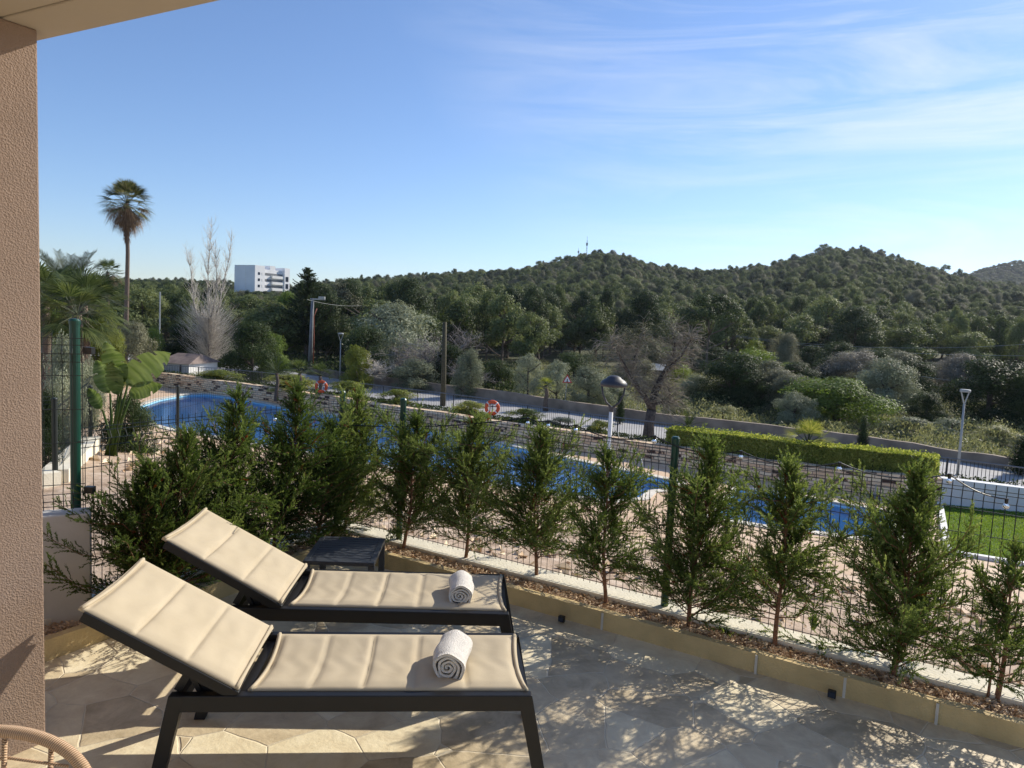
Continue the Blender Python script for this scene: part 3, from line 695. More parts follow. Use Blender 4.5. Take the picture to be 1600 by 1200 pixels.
# ------------------------------------------------------------------ young conifers
def conifer_mesh(seed,H,Wd,dens=1.,bare=.12,lean=(0,0),skew=0):
    rg=np.random.default_rng(seed); rr=random.Random(seed)
    trunk=MB(); K=10; tp=[]
    for i in range(K+1):
        f=i/K; tp.append((lean[0]*f+.012*math.sin(f*7+seed)*H, lean[1]*f+.012*math.cos(f*5+seed)*H, f*H*.97))
    trunk.tube(tp,[max(.0025,.016*(1-f/K*.93)) for f in range(K+1)],7)
    P=[];A=[];va=[]
    nb1=int(60*dens); nb2=int(54*dens)
    tpn=np.array(tp)
    for b in range(nb1+nb2):
        lng=b>=nb1
        f=bare+(1-bare)*((b+rr.random())/nb1)**.85 if not lng else bare+.0+.68*((b-nb1+rr.random())/nb2)
        base=np.array([np.interp(f,np.linspace(0,1,K+1),tpn[:,k]) for k in range(3)])
        az=rr.random()*2*math.pi
        prof=(1-f)**.9*(.7+.3*min(1,(f-bare)/.2+.2))
        if not lng:
            Lb=1.45*Wd*prof*(.3+.8*rr.random())+.045+.03*(1-f); el=R(rr.uniform(5,50))+f*.55
        else:
            Lb=Wd*(1.05+1.65*rr.random()**1.25)*(1.2-f*.72); el=R(rr.uniform(-8,40))
        nseg=7; cur=base.copy(); pts=[cur.copy()]
        dirv=np.array([math.cos(az)*math.cos(el),math.sin(az)*math.cos(el),math.sin(el)])
        for s_ in range(nseg):
            dirv=unit(dirv+np.array([0,0,.07+(.06 if lng and s_>3 else 0)])+rg.normal(size=3)*(.10 if not lng else .13)); cur=cur+dirv*Lb/nseg; pts.append(cur.copy())
        pts=np.array(pts)
        trunk.tube([tuple(q) for q in pts[::2]]+[tuple(pts[-1])],[.0045,.0035,.0025,.0015,.0008][:len(pts[::2])+1],4,cap=False)
        # twigs along branch
        nt_=int((8+Lb*46))
        for t in range(nt_):
            u=.12+.88*(t+rr.random())/nt_; ii=min(nseg-1,int(u*nseg)); fr=u*nseg-ii
            p=pts[ii]*(1-fr)+pts[ii+1]*fr; dloc=unit(pts[ii+1]-pts[ii])
            side=unit(np.cross(dloc,rg.normal(size=3))); td=unit(dloc*1.0+side*rr.uniform(.4,1.0)+np.array([0,0,.22]))
            Lt=(.05+.10*rr.random())*(1.15-.5*u)*(1.15 if lng else 1)*(H/1.2)**.5
            nl_=int(13+Lt*165)
            k=np.linspace(.05,1,nl_); q=p+td*(k*Lt)[:,None]+np.array([0,0,-1])*(k**2*.006)[:,None]
            s2=unit(rg.normal(size=(nl_,3))); ax=unit(td*1.25+s2*.8)
            P.append(q+ax*.007); A.append(ax); 
            br=2.0 if rr.random()<.022 and u<.6 else None
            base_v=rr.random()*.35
            va.append(np.full(nl_,2.0) if br else base_v+ .55*k*u+rg.random(nl_)*.25)  # sunlit tips and shaded interior put into the leaf colour, plus random variation
    P=np.concatenate(P);A=np.concatenate(A);va=np.concatenate(va); n=len(P)
    B=unit(np.cross(A,rg.normal(size=(n,3))))
    V,Fq=leaves(P,A,B,.013+rg.random(n)*.013,.0036+rg.random(n)*.0028)
    return trunk,V,Fq,np.repeat(va,4)
CON=[ # base px (x,y) at z .05 or world, top px, half width m, density
 ((-2.24,4.30),(232,712),.28,1.05,'bushy young conifer nearest the left green post'),
 ((-2.17,4.52),(290,660),.31,1.1,'second conifer from the left green post, behind the near backrest'),
 ((-1.98,4.90),(368,592),.30,1.1,'tall conifer with a thin tip, third from the left green post'),
 ((-1.77,5.28),(468,582),.29,1.1,'tall narrow tipped conifer behind the farther backrest'),
 ((-1.52,5.66),(520,650),.30,1.05,'dark conifer in the planter corner, left of the side table'),
 ((540,838),(563,600),.32,1.15,'tall dark conifer directly behind the side table'),
 ((630,865),(655,646),.30,1.05,'conifer leaning right beside the middle fence post'),
 ((725,885),(742,645),.31,1.05,'conifer with bare orange trunk above the farther towel'),
 ((835,912),(842,664),.30,1.,'conifer right of the farther lounger foot end'),
 ((945,950),(948,698),.26,.7,'thin see-through conifer with bare reddish trunk left of the right green post'),
 ((1075,985),(1112,682),.29,1.1,'dense conifer in front of the right green post'),
 ((1213,1018),(1235,714),.28,.85,'open conifer with bare reddish trunk, third from the right edge'),
 ((1400,1066),(1436,724),.32,1.3,'largest full conifer in front of the lawn'),
 ((1557,1107),(1590,845),.17,.45,'spindly double stemmed conifer at the right edge'),
]
for i,(b,tpx,hw_,dn,lab) in enumerate(CON):
    if b[0]>100: b=onz(b[0],b[1],.05)[:2]
    top=at(tpx[0],tpx[1],b[1]); H=(top[2]-.04)*(.925 if i<6 else .96)
    lean=(top[0]-b[0],0)
    tr,V,Fq,va=conifer_mesh(100+i,H,hw_,dn,.07 if i not in (6,7,8,9,11,13) else .17,lean)
    t=empty('young_conifer',(b[0],b[1],.04),lab,'conifer','young conifers along the terrace fence')
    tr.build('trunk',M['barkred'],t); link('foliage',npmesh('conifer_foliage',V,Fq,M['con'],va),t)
    if i==13:
        MB().tube([(-.04,.02,0),(-.03,.02,.4),(.03,.03,.75)],[.008,.006,.002],6).build('trunk',M['barkred'],t)
# weeds in strip
def weed(loc,r,h,nst,seed,label,mat='green',name='weed',cat='weed'):
    rg=np.random.default_rng(seed); P=[];A=[]
    for s_ in range(nst):
        az=rg.random()*6.28; el=rg.uniform(.6,1.5); L=h*rg.uniform(.5,1); k=np.linspace(.1,1,12)
        d=np.array([math.cos(az)*math.cos(el)*r/h*1.6,math.sin(az)*math.cos(el)*r/h*1.6,math.sin(el)])
        q=d*(k*L)[:,None]; P.append(q); A.append(unit(d+rg.normal(size=(12,3))*.9))
    P=np.concatenate(P);A=np.concatenate(A);n=len(P);B=unit(np.cross(A,rg.normal(size=(n,3))))
    V,Fq=leaves(P,A,B,.022,.009)
    o=link(name,npmesh(name,V,Fq,M[mat],np.repeat(rg.random(n),4))); o.location=loc
    return tag(o,label,cat)
for x,y,r_,h,sd,l in ((1130,995,.09,.08,1,'low green weed clump in the wood chips behind the long kerb'),(1165,1003,.07,.07,2,'smaller green weed clump right of the first one in the wood chips'),(1280,1030,.05,.12,3,'small upright weed in the chips between two open conifers'),(1270,985,.04,.13,4,'thin weed against the cream kerb at the right')):
    p=onz(x,y,.05); weed(p,r_,h,34,sd,l)
p=[onz(838,903,.06),onz(850,908,.07),onz(872,918,.065),onz(900,925,.06)]
tag(MB().tube(p,.007,6).build('irrigation_hose',M['barkred'],smooth=True),'short brown irrigation hose lying in the planting strip','hose')
# ------------------------------------------------------------------ pool area
ZP=-3.1
pool=[(212,637),(250,624),(287,617),(320,615.5),(360,620),(452,638),(600,661),(780,693),(900,720),(1000,741),(1062,754),(1045,764),(1012,767),(1000,778),(950,783),(900,775),(700,745),(510,712),(399,693),(349,684),(269,670),(222,657)]
kid=[(1152,763),(1200,770),(1300,785),(1393,801),(1400,846),(1300,834),(1200,822),(1118,808)]
lawn=[(1468,788),(1500,790),(1620,803),(2000,850),(2000,960),(1700,900),(1481,864)]
poolP=xy(pool,ZP);kidP=xy(kid,ZP);lawnP=xy(lawn,ZP)
def inset(P,d):
    c=Vector((sum(p[0] for p in P)/len(P),sum(p[1] for p in P)/len(P))); n=len(P); out=[]
    a=sum(P[i][0]*P[(i+1)%n][1]-P[(i+1)%n][0]*P[i][1] for i in range(n)); sg=1 if a>0 else -1
    for i in range(n):
        p=Vector(P[i]);a_=Vector(P[i-1]);b_=Vector(P[(i+1)%n]); d1=(p-a_).normalized();d2=(b_-p).normalized()
        nn=Vector((-(d1+d2).y,(d1+d2).x)); nn=nn.normalized() if nn.length>.1 else Vector((-d1.y,d1.x)); out.append(tuple(p+nn*d*sg))
    return out
wallb=[(-150,560),(60,580),(200,597),(285,609),(449,632),(594,655),(800,689),(1050,725),(1200,752),(1387,775),(1468,788)]
wallt=[540,562,577,587,609,631,661,697,720,741,748]
WB=xy(wallb,ZP); WT=[at(x,yt,b[1])[2] for (x,_),yt,b in zip(wallb,wallt,WB)]
whb=[(1468,788),(1600,801),(1900,835)]; WHB=xy(whb,ZP)
deckpoly=WB+[tuple(WHB[1]),tuple(WHB[2])]
nedge=[(30,-1)]
def sn2(s,n): return (s*EX+n*NX, s*EY+n*NY)
deckpoly=deckpoly+[sn2(26,20),sn2(26,14.6),sn2(-60,14.6)]
sheet('pool_deck',deckpoly,ZP,M['deck'],[poolP,kidP,lawnP])
sheet('lawn',lawnP,ZP-.01,M['lawnbase'])
def basin(P,name,depth,label):
    t=empty(name,(P[0][0],P[0][1],ZP),label,'pool'); o=(P[0][0],P[0][1],ZP)
    n=len(P); a=sum(P[i][0]*P[(i+1)%n][1]-P[(i+1)%n][0]*P[i][1] for i in range(n))
    if a<0:P=P[::-1]
    vs=[(p[0],p[1],ZP+.005) for p in P]+[(p[0],p[1],ZP-depth) for p in P]
    fs=[(i,n+i,n+(i+1)%n,(i+1)%n) for i in range(n)]+[tuple(range(n,2*n))]
    MB(o).add(vs,fs).build('basin',M['mosaic'],t)
    MB(o).add([(p[0],p[1],ZP-.10) for p in P],[tuple(range(n))]).build('water',M['water'],t)
    I=inset(P,-.32)
    vs=[(p[0],p[1],ZP+.03) for p in P]+[(p[0],p[1],ZP+.03) for p in I]+[(p[0],p[1],ZP-.05) for p in P]+[(p[0],p[1],ZP-.05) for p in I]
    fs=[]
    for i in range(n):
        j=(i+1)%n; fs+=[(i,j,n+j,n+i)[::-1],(i,2*n+i,2*n+j,j)[::-1],(n+i,n+j,3*n+j,3*n+i)[::-1]]
    MB(o).add(vs,fs).build('coping',M['cream'],t)
    return t
basin(poolP,'swimming_pool',.42,'large blue tiled swimming pool running along the stone wall')
basin(kidP,'paddling_pool',.30,'small shallow blue pool at the right beside the lawn')
# lawn kerb and grass
mb=MB(); 
for a,b in ((5,6),(6,0)):
    mb.bar((lawnP[a][0],lawnP[a][1],ZP+.03),(lawnP[b][0],lawnP[b][1],ZP+.03),.16,.1)
tag(mb.build('lawn_kerb',M['white']),'white kerb edging the lawn beside the small pool','kerb')
def inpoly(x,y,P):
    c=np.zeros(len(x),bool); n=len(P)
    for i in range(n):
        x1,y1=P[i];x2,y2=P[(i+1)%n]
        k=((y1>y)!=(y2>y))&(x<(x2-x1)*(y-y1)/(y2-y1+1e-12)+x1); c^=k
    return c
rg=np.random.default_rng(11); n=90000
x=rg.uniform(10,18.5,n);y=rg.uniform(14.5,22.5,n); k=inpoly(x,y,lawnP); x=x[k];y=y[k];n=len(x)
Pg=np.stack([x,y,np.full(n,ZP+.012)],1); Ag=unit(rg.normal(size=(n,3))*.45+[0,0,1]); Bg=unit(np.cross(Ag,rg.normal(size=(n,3))))
V,Fq=leaves(Pg,Ag,Bg,.055,.016); tag(link('lawn_grass',npmesh('lawn_grass',V,Fq,M['grass'],np.repeat(rg.random(n),4))),'short bright green grass of the lawn right of the small pool','grass',kind='stuff')
# dry stone wall
def wallstrip(name,B,T,th,mat,zb,label,cat,uvs=True,capm=None):
    vs=[];L=[0];n=len(B)
    for i in range(1,n): L.append(L[-1]+(Vector(B[i][:2])-Vector(B[i-1][:2])).length)
    for i in range(n):
        d=Vector(B[min(i+1,n-1)][:2])-Vector(B[max(i-1,0)][:2]); d.normalize(); nn=Vector((-d.y,d.x))
        if nn.y<0: nn=-nn
        x,y=B[i][:2]; vs+=[(x,y,zb),(x,y,T[i]),(x+nn.x*th,y+nn.y*th,T[i]),(x+nn.x*th,y+nn.y*th,zb)]
    fs=[];
    for i in range(n-1):
        for j in range(4): fs.append((4*i+j,4*i+4+j,4*i+4+(j+1)%4,4*i+(j+1)%4))
    fs+=[(0,1,2,3),(4*n-1,4*n-2,4*n-3,4*n-4)]
    me=MB().add(vs,fs).mesh(name,mat)
    uv=me.uv_layers.new(name='UVMap')
    for l in me.loops:
        v=l.vertex_index;i=v//4;j=v%4; co_=vs[v]; uv.data[l.index].uv=(L[i],co_[2]+(th if j in (2,) else 0))
    o=link(name,me); return tag(o,label,cat)
def dens(B,T,k=4):
    b=[];t=[]
    for i in range(len(B)-1):
        for j in range(k):
            f=j/k; b.append((B[i][0]*(1-f)+B[i+1][0]*f,B[i][1]*(1-f)+B[i+1][1]*f)); t.append(T[i]*(1-f)+T[i+1]*f+.03*math.sin(i*7+j*2.3))
    return b+[B[-1][:2]],t+[T[-1]]
b,t=dens(WB,WT)
wallstrip('stone_wall',b,t,.4,M['stone'],ZP-.1,'low pinkish dry stone retaining wall behind the swimming pool','wall')
whT=[at(1468,747,WHB[0][1])[2],at(1600,763,WHB[1][1])[2],at(1900,798,WHB[2][1])[2]]
wallstrip('white_retaining_wall',WHB,whT,.35,M['whitewall'],ZP-.1,'low plain white wall behind the lawn','wall')
# garden bed behind walls, railing
RL=[(-150,540),(60,556),(250,570),(335,575),(414,582),(600,603),(740,620),(900,644),(1020,659),(1100,668),(1463,713),(1600,731),(1900,768)]
ZT=-1.95
RLp=xy(RL,ZT)
def nnoff(P,d):
    out=[]
    for i,p in enumerate(P):
        a=Vector(P[max(0,i-1)][:2]);b=Vector(P[min(len(P)-1,i+1)][:2]);q=(b-a).normalized();nn=Vector((-q.y,q.x))
        if nn.y<0:nn=-nn
        out.append((p[0]+nn.x*d,p[1]+nn.y*d))
    return out
fullB=WB+WHB[1:]; fullT=WT+whT[1:]
back=nnoff(RLp,.25)
# bed as strip mesh between wall top and railing base
fb=nnoff(fullB,.38)
def resample(P,n):
    P=[Vector(p[:2]) for p in P]; L=[0]
    for a,b in zip(P[:-1],P[1:]): L.append(L[-1]+(b-a).length)
    o=[]
    for i in range(n):
        s_=L[-1]*i/(n-1); 
        for j in range(len(P)-1):
            if L[j+1]>=s_-1e-9: f=(s_-L[j])/(L[j+1]-L[j]); o.append(P[j].lerp(P[j+1],f)); break
    return o
nb_=60; f1=resample(fb,nb_); f2=resample(back,nb_)
tz=np.interp([p.x for p in f1],[p[0] for p in fb],fullT)-.06
# front edge at wall top, back edge at railing base
vs=[];fs=[]
for i in range(nb_):
    vs+=[(f1[i].x,f1[i].y,ZP-.4),(f1[i].x,f1[i].y,tz[i]),(f2[i].x,f2[i].y,-2.92),(f2[i].x,f2[i].y,-3.6)]
for i in range(nb_-1):
    for j in range(3): fs.append((4*i+j,4*i+4+j,4*i+5+j,4*i+1+j))
tag(MB().add(vs,fs).build('garden_bed',M['bed']),kind='structure')
def bedz(X,Y):
    best=min(range(nb_),key=lambda i:(f1[i].x-X)**2+(f1[i].y-Y)**2); a=f1[best];b=f2[best]; d=(b-a); t=max(0,min(1,((X-a.x)*d.x+(Y-a.y)*d.y)/d.length_squared)); return tz[best]*(1-t)+(-2.92)*t
rail=empty('railing',(RLp[6][0],RLp[6][1],-2.3),'thin dark metal railing with pale top rail along the road','railing'); ro=(RLp[6][0],RLp[6][1],-2.3)
rs=resample(RLp,int(sum((Vector(a[:2])-Vector(b[:2])).length for a,b in zip(RLp[:-1],RLp[1:]))/.11)+1)
mb=MB(ro)
for p in rs: mb.box(p.x-.007,p.x+.007,p.y-.007,p.y+.007,-2.87,ZT-.03)
o=mb.build('pickets',M['rail'],rail)
mb=MB(ro); mb.tube([(p[0],p[1],ZT) for p in RLp],.022,6); mb.build('top_rail',M['railtop'],rail)
mb=MB(ro); mb.tube([(p[0],p[1],-2.83) for p in RLp],.014,4); mb.build('bottom_rail',M['rail'],rail)
for i in range(6,len(rs),22):
    p=rs[i]; MB(ro).box(p.x-.025,p.x+.025,p.y-.025,p.y+.025,-2.98,ZT-.02).build('post',M['rail'],rail)
# road and pavement
RW=[(-150,535),(250,556),(400,572),(480,585),(600,603),(800,631),(1000,660),(1200,684),(1355,700),(1500,722),(1600,738),(1900,775)]
RWt=[520,548,562,574,589,614,643,664,682,705,718,750]
ZRD=-3.3
RWp=xy(RW,ZRD)
rb=resample(RWp,nb_); ra_=resample(nnoff(RLp,.0),nb_)
vs=[];fs=[]
for i in range(nb_): vs+=[(ra_[i].x,ra_[i].y,ZRD),(rb[i].x,rb[i].y,ZRD)]
for i in range(nb_-1): fs.append((2*i,2*i+2,2*i+3,2*i+1)[::-1])
ro_=MB().add(vs,fs).build('road',M['road']); tag(ro_,kind='structure')
if ro_.data.polygons[0].normal.z<0: ro_.data.flip_normals()
# pavement kerb strip along near side
pv=nnoff(RLp,.3); pv2=nnoff(RLp,1.6); a_=resample(pv,nb_); b_=resample(pv2,nb_); mb=MB(); vs=[];fs=[]
for i in range(nb_): vs+=[(a_[i].x,a_[i].y,ZRD-.02),(a_[i].x,a_[i].y,ZRD+.12),(b_[i].x,b_[i].y,ZRD+.12),(b_[i].x,b_[i].y,ZRD-.02)]
for i in range(nb_-1):
    for j in range(3): fs.append((4*i+j,4*i+4+j,4*i+5+j,4*i+1+j))
tag(MB().add(vs,fs).build('pavement',simple('pavement',(.56,.54,.50),.85,var=.1,scale=1,world=True)),kind='structure')
RT=[at(x,yt,p[1])[2] for (x,_),yt,p in zip(RW,RWt,RWp)]
b,t=dens(RWp[3:],RT[3:])
wallstrip('boundary_wall',b,t,.25,M['tan'],-3.6,'long low tan boundary wall on the far side of the road','wall')
# ------------------------------------------------------------------ generic vegetation meshes (unit size)
def blobs_crown(seed,blobs,n,ls,up=.3,out=.6,aspect=.55,face=1.15):
    """blobs list of (cx,cy,cz,rx,rz)"""
    rg=np.random.default_rng(seed); bl=np.array(blobs); wts=bl[:,3]**2*bl[:,4]**.5; wts/=wts.sum()
    k=rg.choice(len(bl),n,p=wts); d=unit(rg.normal(size=(n,3))+np.array([0,0,.25])); rad=rg.random(n)**.30
    rad=rad*(1+.12*np.sin(d[:,0]*9+k)+.1*np.sin(d[:,2]*11+k*2))
    P=bl[k,:3]+d*rad[:,None]*np.stack([bl[k,3],bl[k,3],bl[k,4]],1)
    cen=np.array([0,0,.45]); od=unit(P-cen); nm=unit(d*face+od*face*.5+rg.normal(size=(n,3))*.62+np.array([0,0,.1]))
    A=unit(np.cross(nm,rg.normal(size=(n,3))+np.array([0,0,up*.01]))); B=unit(np.cross(nm,A))
    s_=ls*(.6+.8*rg.random(n)); V,Fq=leaves(P,A,B,s_,s_*aspect)
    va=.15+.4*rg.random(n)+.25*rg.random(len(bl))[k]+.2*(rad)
    return V,Fq,np.repeat(va,4)
def rand_blobs(seed,n,z0,z1,rmax,br,prof,fl=.8):
    r_=random.Random(seed); out=[]
    for i in range(n):
        f=(i+r_.random())/n; z=z0+(z1-z0)*f; R_=rmax*prof(f); a=r_.random()*6.283; q=R_*math.sqrt(r_.random())*.95
        b=br*r_.uniform(.7,1.25); out.append((q*math.cos(a),q*math.sin(a),z,b,b*fl))
    return out
PR={}
def proto(key,seed,blobs,n,ls,mat,**k):
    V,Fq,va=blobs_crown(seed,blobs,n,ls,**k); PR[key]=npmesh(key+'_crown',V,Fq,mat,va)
def round_prof(f): return math.sqrt(max(0.02,1-(2*f-.75)**2/1.6))
def pine_prof(f): return math.sqrt(max(.02,1-(f*1.02)**2.6))*(.72+.28*min(1,f*3))
def trunk_mesh(seed,h,r,limbs,mat,spread=.35,top=.8):
    r_=random.Random(seed); mb=MB(); pts=[(0,0,0)]; x=y=0
    for i in range(1,6): x+=r_.uniform(-.02,.02);y+=r_.uniform(-.02,.02); pts.append((x,y,top*i/5))
    mb.tube(pts,[r*(1-.14*i) for i in range(6)],7)
    for k in range(limbs):
        f=r_.uniform(.3,.95); i=int(f*5); b=pts[min(i,5)]; a=r_.random()*6.283; L=spread*r_.uniform(.6,1)
        mb.tube([b,(b[0]+math.cos(a)*L*.5,b[1]+math.sin(a)*L*.5,b[2]+.07),(b[0]+math.cos(a)*L,b[1]+math.sin(a)*L,b[2]+.17)],[r*.45,r*.3,r*.1],5)
    return mb.mesh('trunk',mat)
for i in range(4):
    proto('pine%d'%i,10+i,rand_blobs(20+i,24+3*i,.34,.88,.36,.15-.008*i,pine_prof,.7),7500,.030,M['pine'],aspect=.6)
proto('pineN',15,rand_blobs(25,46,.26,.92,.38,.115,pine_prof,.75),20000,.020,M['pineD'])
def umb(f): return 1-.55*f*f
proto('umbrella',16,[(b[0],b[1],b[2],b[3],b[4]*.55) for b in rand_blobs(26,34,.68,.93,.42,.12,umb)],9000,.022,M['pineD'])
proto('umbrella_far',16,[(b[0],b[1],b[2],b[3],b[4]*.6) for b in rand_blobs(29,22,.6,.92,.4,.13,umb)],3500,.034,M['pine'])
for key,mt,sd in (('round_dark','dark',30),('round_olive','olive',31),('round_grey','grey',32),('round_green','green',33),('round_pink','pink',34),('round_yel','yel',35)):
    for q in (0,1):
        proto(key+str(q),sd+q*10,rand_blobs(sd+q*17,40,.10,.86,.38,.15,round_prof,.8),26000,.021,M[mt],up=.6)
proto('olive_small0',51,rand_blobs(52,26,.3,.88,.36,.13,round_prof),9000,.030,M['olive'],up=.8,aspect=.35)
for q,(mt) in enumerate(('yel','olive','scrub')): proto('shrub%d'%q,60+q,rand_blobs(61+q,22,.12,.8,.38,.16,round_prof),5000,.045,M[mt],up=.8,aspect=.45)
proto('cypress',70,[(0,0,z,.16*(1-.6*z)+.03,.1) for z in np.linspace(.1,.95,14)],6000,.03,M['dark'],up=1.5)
TR={'pine':trunk_mesh(1,1,.028,9,M['bark']),'round':trunk_mesh(2,1,.035,8,M['barkdark']),'umbrella':trunk_mesh(3,1,.02,12,M['bark'],.38,.82)}
def tree(key,loc,w,h,label,cat='tree',name='tree',group=None,rz=None,trunk='round'):
    t=empty(name,loc,label,cat,group,rnd.random()*6.28 if rz is None else rz); t.scale=(w,w,h)
    link('trunk',TR[trunk],t); link('crown',PR[key],t); return t
def T(px,yt,Z,wpx,key,label,cat='tree',name='broad_tree',trunk='round',sink=0,group=None,zb=None,dz=0):
    X=at(px,yt,Z)[0]; zt=at(px,yt,Z)[2]; gz=g(X,Z) if zb is None else zb
    return tree(key,(X,Z,gz-sink),wpx*Z/1110/.98,(zt-gz+sink)/.97,label,cat,name,group,trunk=trunk)
TL=[
(215,500,46,90,'round_grey0','grey green leafy tree left of the bare poplar, beyond the palms'),
(285,500,52,80,'round_dark0','dark leafy tree just left of the bare poplar trunk'),
(395,497,50,100,'round_dark1','dark round tree right of the bare poplar'),
(425,520,56,70,'round_green1','mid green tree between the bare poplar and the concrete pole'),
(535,440,80,130,'round_grey1','large rounded grey green tree right of the dark fir'),
(450,450,85,70,'round_green0','green tree in front of the white hotel'),
(622,470,60,170,'round_olive0','big pale silvery olive behind the small leafless tree'),
(570,505,55,100,'round_dark0','dark tree left of the silvery olive'),
(561,538,50,62,'round_yel0','yellow green bush right of the left street lamp'),
(705,535,52,80,'round_dark1','dark tree behind the tall wooden pole'),
(735,545,47,62,'round_olive1','pale olive right of the tall wooden pole'),
(780,560,52,80,'round_dark0','dark leafy tree above the second lifebuoy'),
(828,552,46,66,'olive_small0','slim olive tree left of the warning sign'),
(872,562,46,60,'olive_small0','slim olive tree directly behind the warning sign'),
(922,570,44,90,'round_olive0','silvery olive bush just left of the black lantern'),
(900,548,60,110,'round_dark1','low dark green tree above the warning sign'),
(1150,545,50,140,'round_dark0','large very dark tree right of the twisted leafless tree'),
(1210,575,48,110,'round_grey0','dark grey green tree between the very dark tree and the bright green bush'),
(1312,586,43,200,'round_green0','wide bright green bush behind the hedge'),
(1245,612,41,80,'round_olive1','small silvery bush left of the wide bright green bush'),
(1340,545,66,120,'round_pink0','pinkish grey shrubby tree above the wide bright green bush'),
(1400,552,72,70,'round_grey1','grey green tree left of the light meadow patch'),
(1450,610,45,72,'round_dark1','small dark rounded tree left of the right street lamp'),
(1430,560,62,90,'round_dark0','dark hedge like tree behind the meadow patch'),
(1555,556,48,170,'round_dark1','huge dark tree mass behind the right street lamp'),
(1500,550,66,110,'round_pink1','pinkish grey trees above the small dark rounded tree'),
(1620,570,46,110,'round_dark0','dark tree cut by the right edge of the picture'),
(1225,518,78,64,'round_grey0','grey green tree in front of the distant stone farmhouse'),
(1180,530,66,70,'round_yel1','light green shrub above the very dark tree'),
(1090,585,52,80,'round_olive1','silvery thicket behind the twisted leafless tree'),
(1000,560,60,100,'round_grey1','grey green thicket seen through the left limb of the twisted tree'),
(960,600,46,70,'round_olive0','olive shrub directly behind the black lantern'),
(1060,618,42,70,'shrub2','dry pale shrub right of the twisted tree trunk'),
(1130,632,41,80,'shrub2','dry yellowish shrub below the very dark tree'),
(1420,648,40,90,'shrub1','grey shrub in the rough field right of the bright green bush'),
(1490,650,39,80,'shrub1','round grey shrub beside the right street lamp'),
(1560,662,38,90,'shrub2','dry shrub in the rough field right of the street lamp'),
(345,520,62,60,'round_dark1','small dark tree behind the bare poplar trunk'),
(240,512,50,60,'round_green1','small green tree behind the thin grey pole'),
(650,560,50,100,'round_olive1','low silvery olive below the big pale olive'),
(100,470,40,110,'round_green0','dense leafy tree under the date palm fronds'),
(165,478,42,80,'round_yel1','light green bush at the foot of the tall palm'),
]
for a in TL: T(*a,sink=.3,cat='shrub' if 'shrub' in a[4] or 'bush' in a[5] else 'tree')
r_=random.Random(12)
for k in range(46):
    Z=r_.uniform(46,98); a=r_.uniform(.17,.80)
    if Z<52 and a<.3: continue
    X=a*Z; w=r_.uniform(3.,6.5); key=r_.choice(['round_dark0','round_dark1','round_dark0','round_grey0','round_olive1','round_pink0','round_grey1','round_green1'])
    tree(key,(X,Z,g(X,Z)-.3),w,w*r_.uniform(.6,.9),'rounded bush or small tree among many in the rough field before the hills','bush','field_bush','bushes scattered over the rough field')
T(1010,456,95,100,'pineN','dark rounded pine rising above the twisted leafless tree','pine','pine_tree','pine')
T(1113,458,80,115,'umbrella','dark flat topped stone pine with a visible trunk in the middle distance','pine','pine_tree','umbrella')
T(1340,480,100,130,'pineN','large dark pine at the foot of the right hill','pine','pine_tree','pine')
T(1255,488,104,90,'pine1','pine left of the large dark pine at the foot of the right hill','pine','pine_tree','pine')
T(1425,505,100,100,'pine2','pine right of the large dark pine at the foot of the right hill','pine','pine_tree','pine')
T(935,470,100,90,'pine3','pine above the black lantern','pine','pine_tree','pine')
for x,yt,yb,w,l in ((968,612,662,14,'thin dark column shrub right of the black lantern'),(1347,650,699,16,'thin dark cypress behind the hedge'),(1594,682,742,34,'dark cypress cut by the right edge')):
    p=onz(x,yb,ZRD); t=tree('cypress',(p[0],p[1],ZRD),w*p[1]/1110/.3,at(x,yt,p[1])[2]-ZRD,l,'cypress','cypress')
# ------------------------------------------------------------------ forest
rg=np.random.default_rng(5); pos=[]
Yv=66.
while Yv<ZR+8:
    sp=5.2+ (Yv-66)*.0035
    X0=-.80*Yv-10; X1=.82*Yv+8
    xs=np.arange(X0,X1,sp)+rg.uniform(-.42,.42,len(np.arange(X0,X1,sp)))*sp
    yy=Yv+rg.uniform(-.42,.42,len(xs))*sp
    for X,Y in zip(xs,yy):
        a=X/Y
        zmin=70 if a<.02 else (70+(a-.02)*260 if a<.14 else 103)
        if a<-.38: zmin=80
        if Y<zmin: continue
        pos.append((X,Y))
    Yv+=sp
pos.sort(key=lambda p:p[1])
near=pos[:300]; farp=pos[300:]
crownkeys=['pine0','pine1','pine2','pine3','pineN']
fc=bpy.data.collections.new('forest_crowns'); C.children.link(fc)
SKX=np.array([-400,0,200,345,358,452,470,500]+[p[0] for p in RP[5:]]); SKY=np.array([438,438,434,438,457,457,440,440]+[p[1] for p in RP[5:]])
def ska(X,Y):
    x=800+1110*X/Y*1.0; 
    for _ in range(3):
        yy=np.interp(x,SKX,SKY); Xr,Fr,Ur=ray(x,yy); x=x+(X/Y-Xr/Fr)*1110
    yy=np.interp(x,SKX,SKY)
    return at(x,yy,Y)[2]
for i,(X,Y) in enumerate(near):
    h=rnd.uniform(5.6,11.); w=rnd.uniform(4.6,9.6)
    h=min(h,max(3.,ska(X,Y)-g(X,Y)-rnd.uniform(-.4,1.2)))
    k=rnd.choice(crownkeys)
    t=tree(k,(X,Y,g(X,Y)-.2),w,h,'dark green pine in the dense wood behind the road at the foot of the hill','pine','pine_tree','pines of the wood behind the road',trunk='pine')
    if i<6:
        c=[o for o in t.children if o.name.startswith('crown')][0]
        PRN=PR[['pine0','pine1','pine2','pine3','pineN','round_grey1'][i]]; c.data=PRN; fc.objects.link(c)
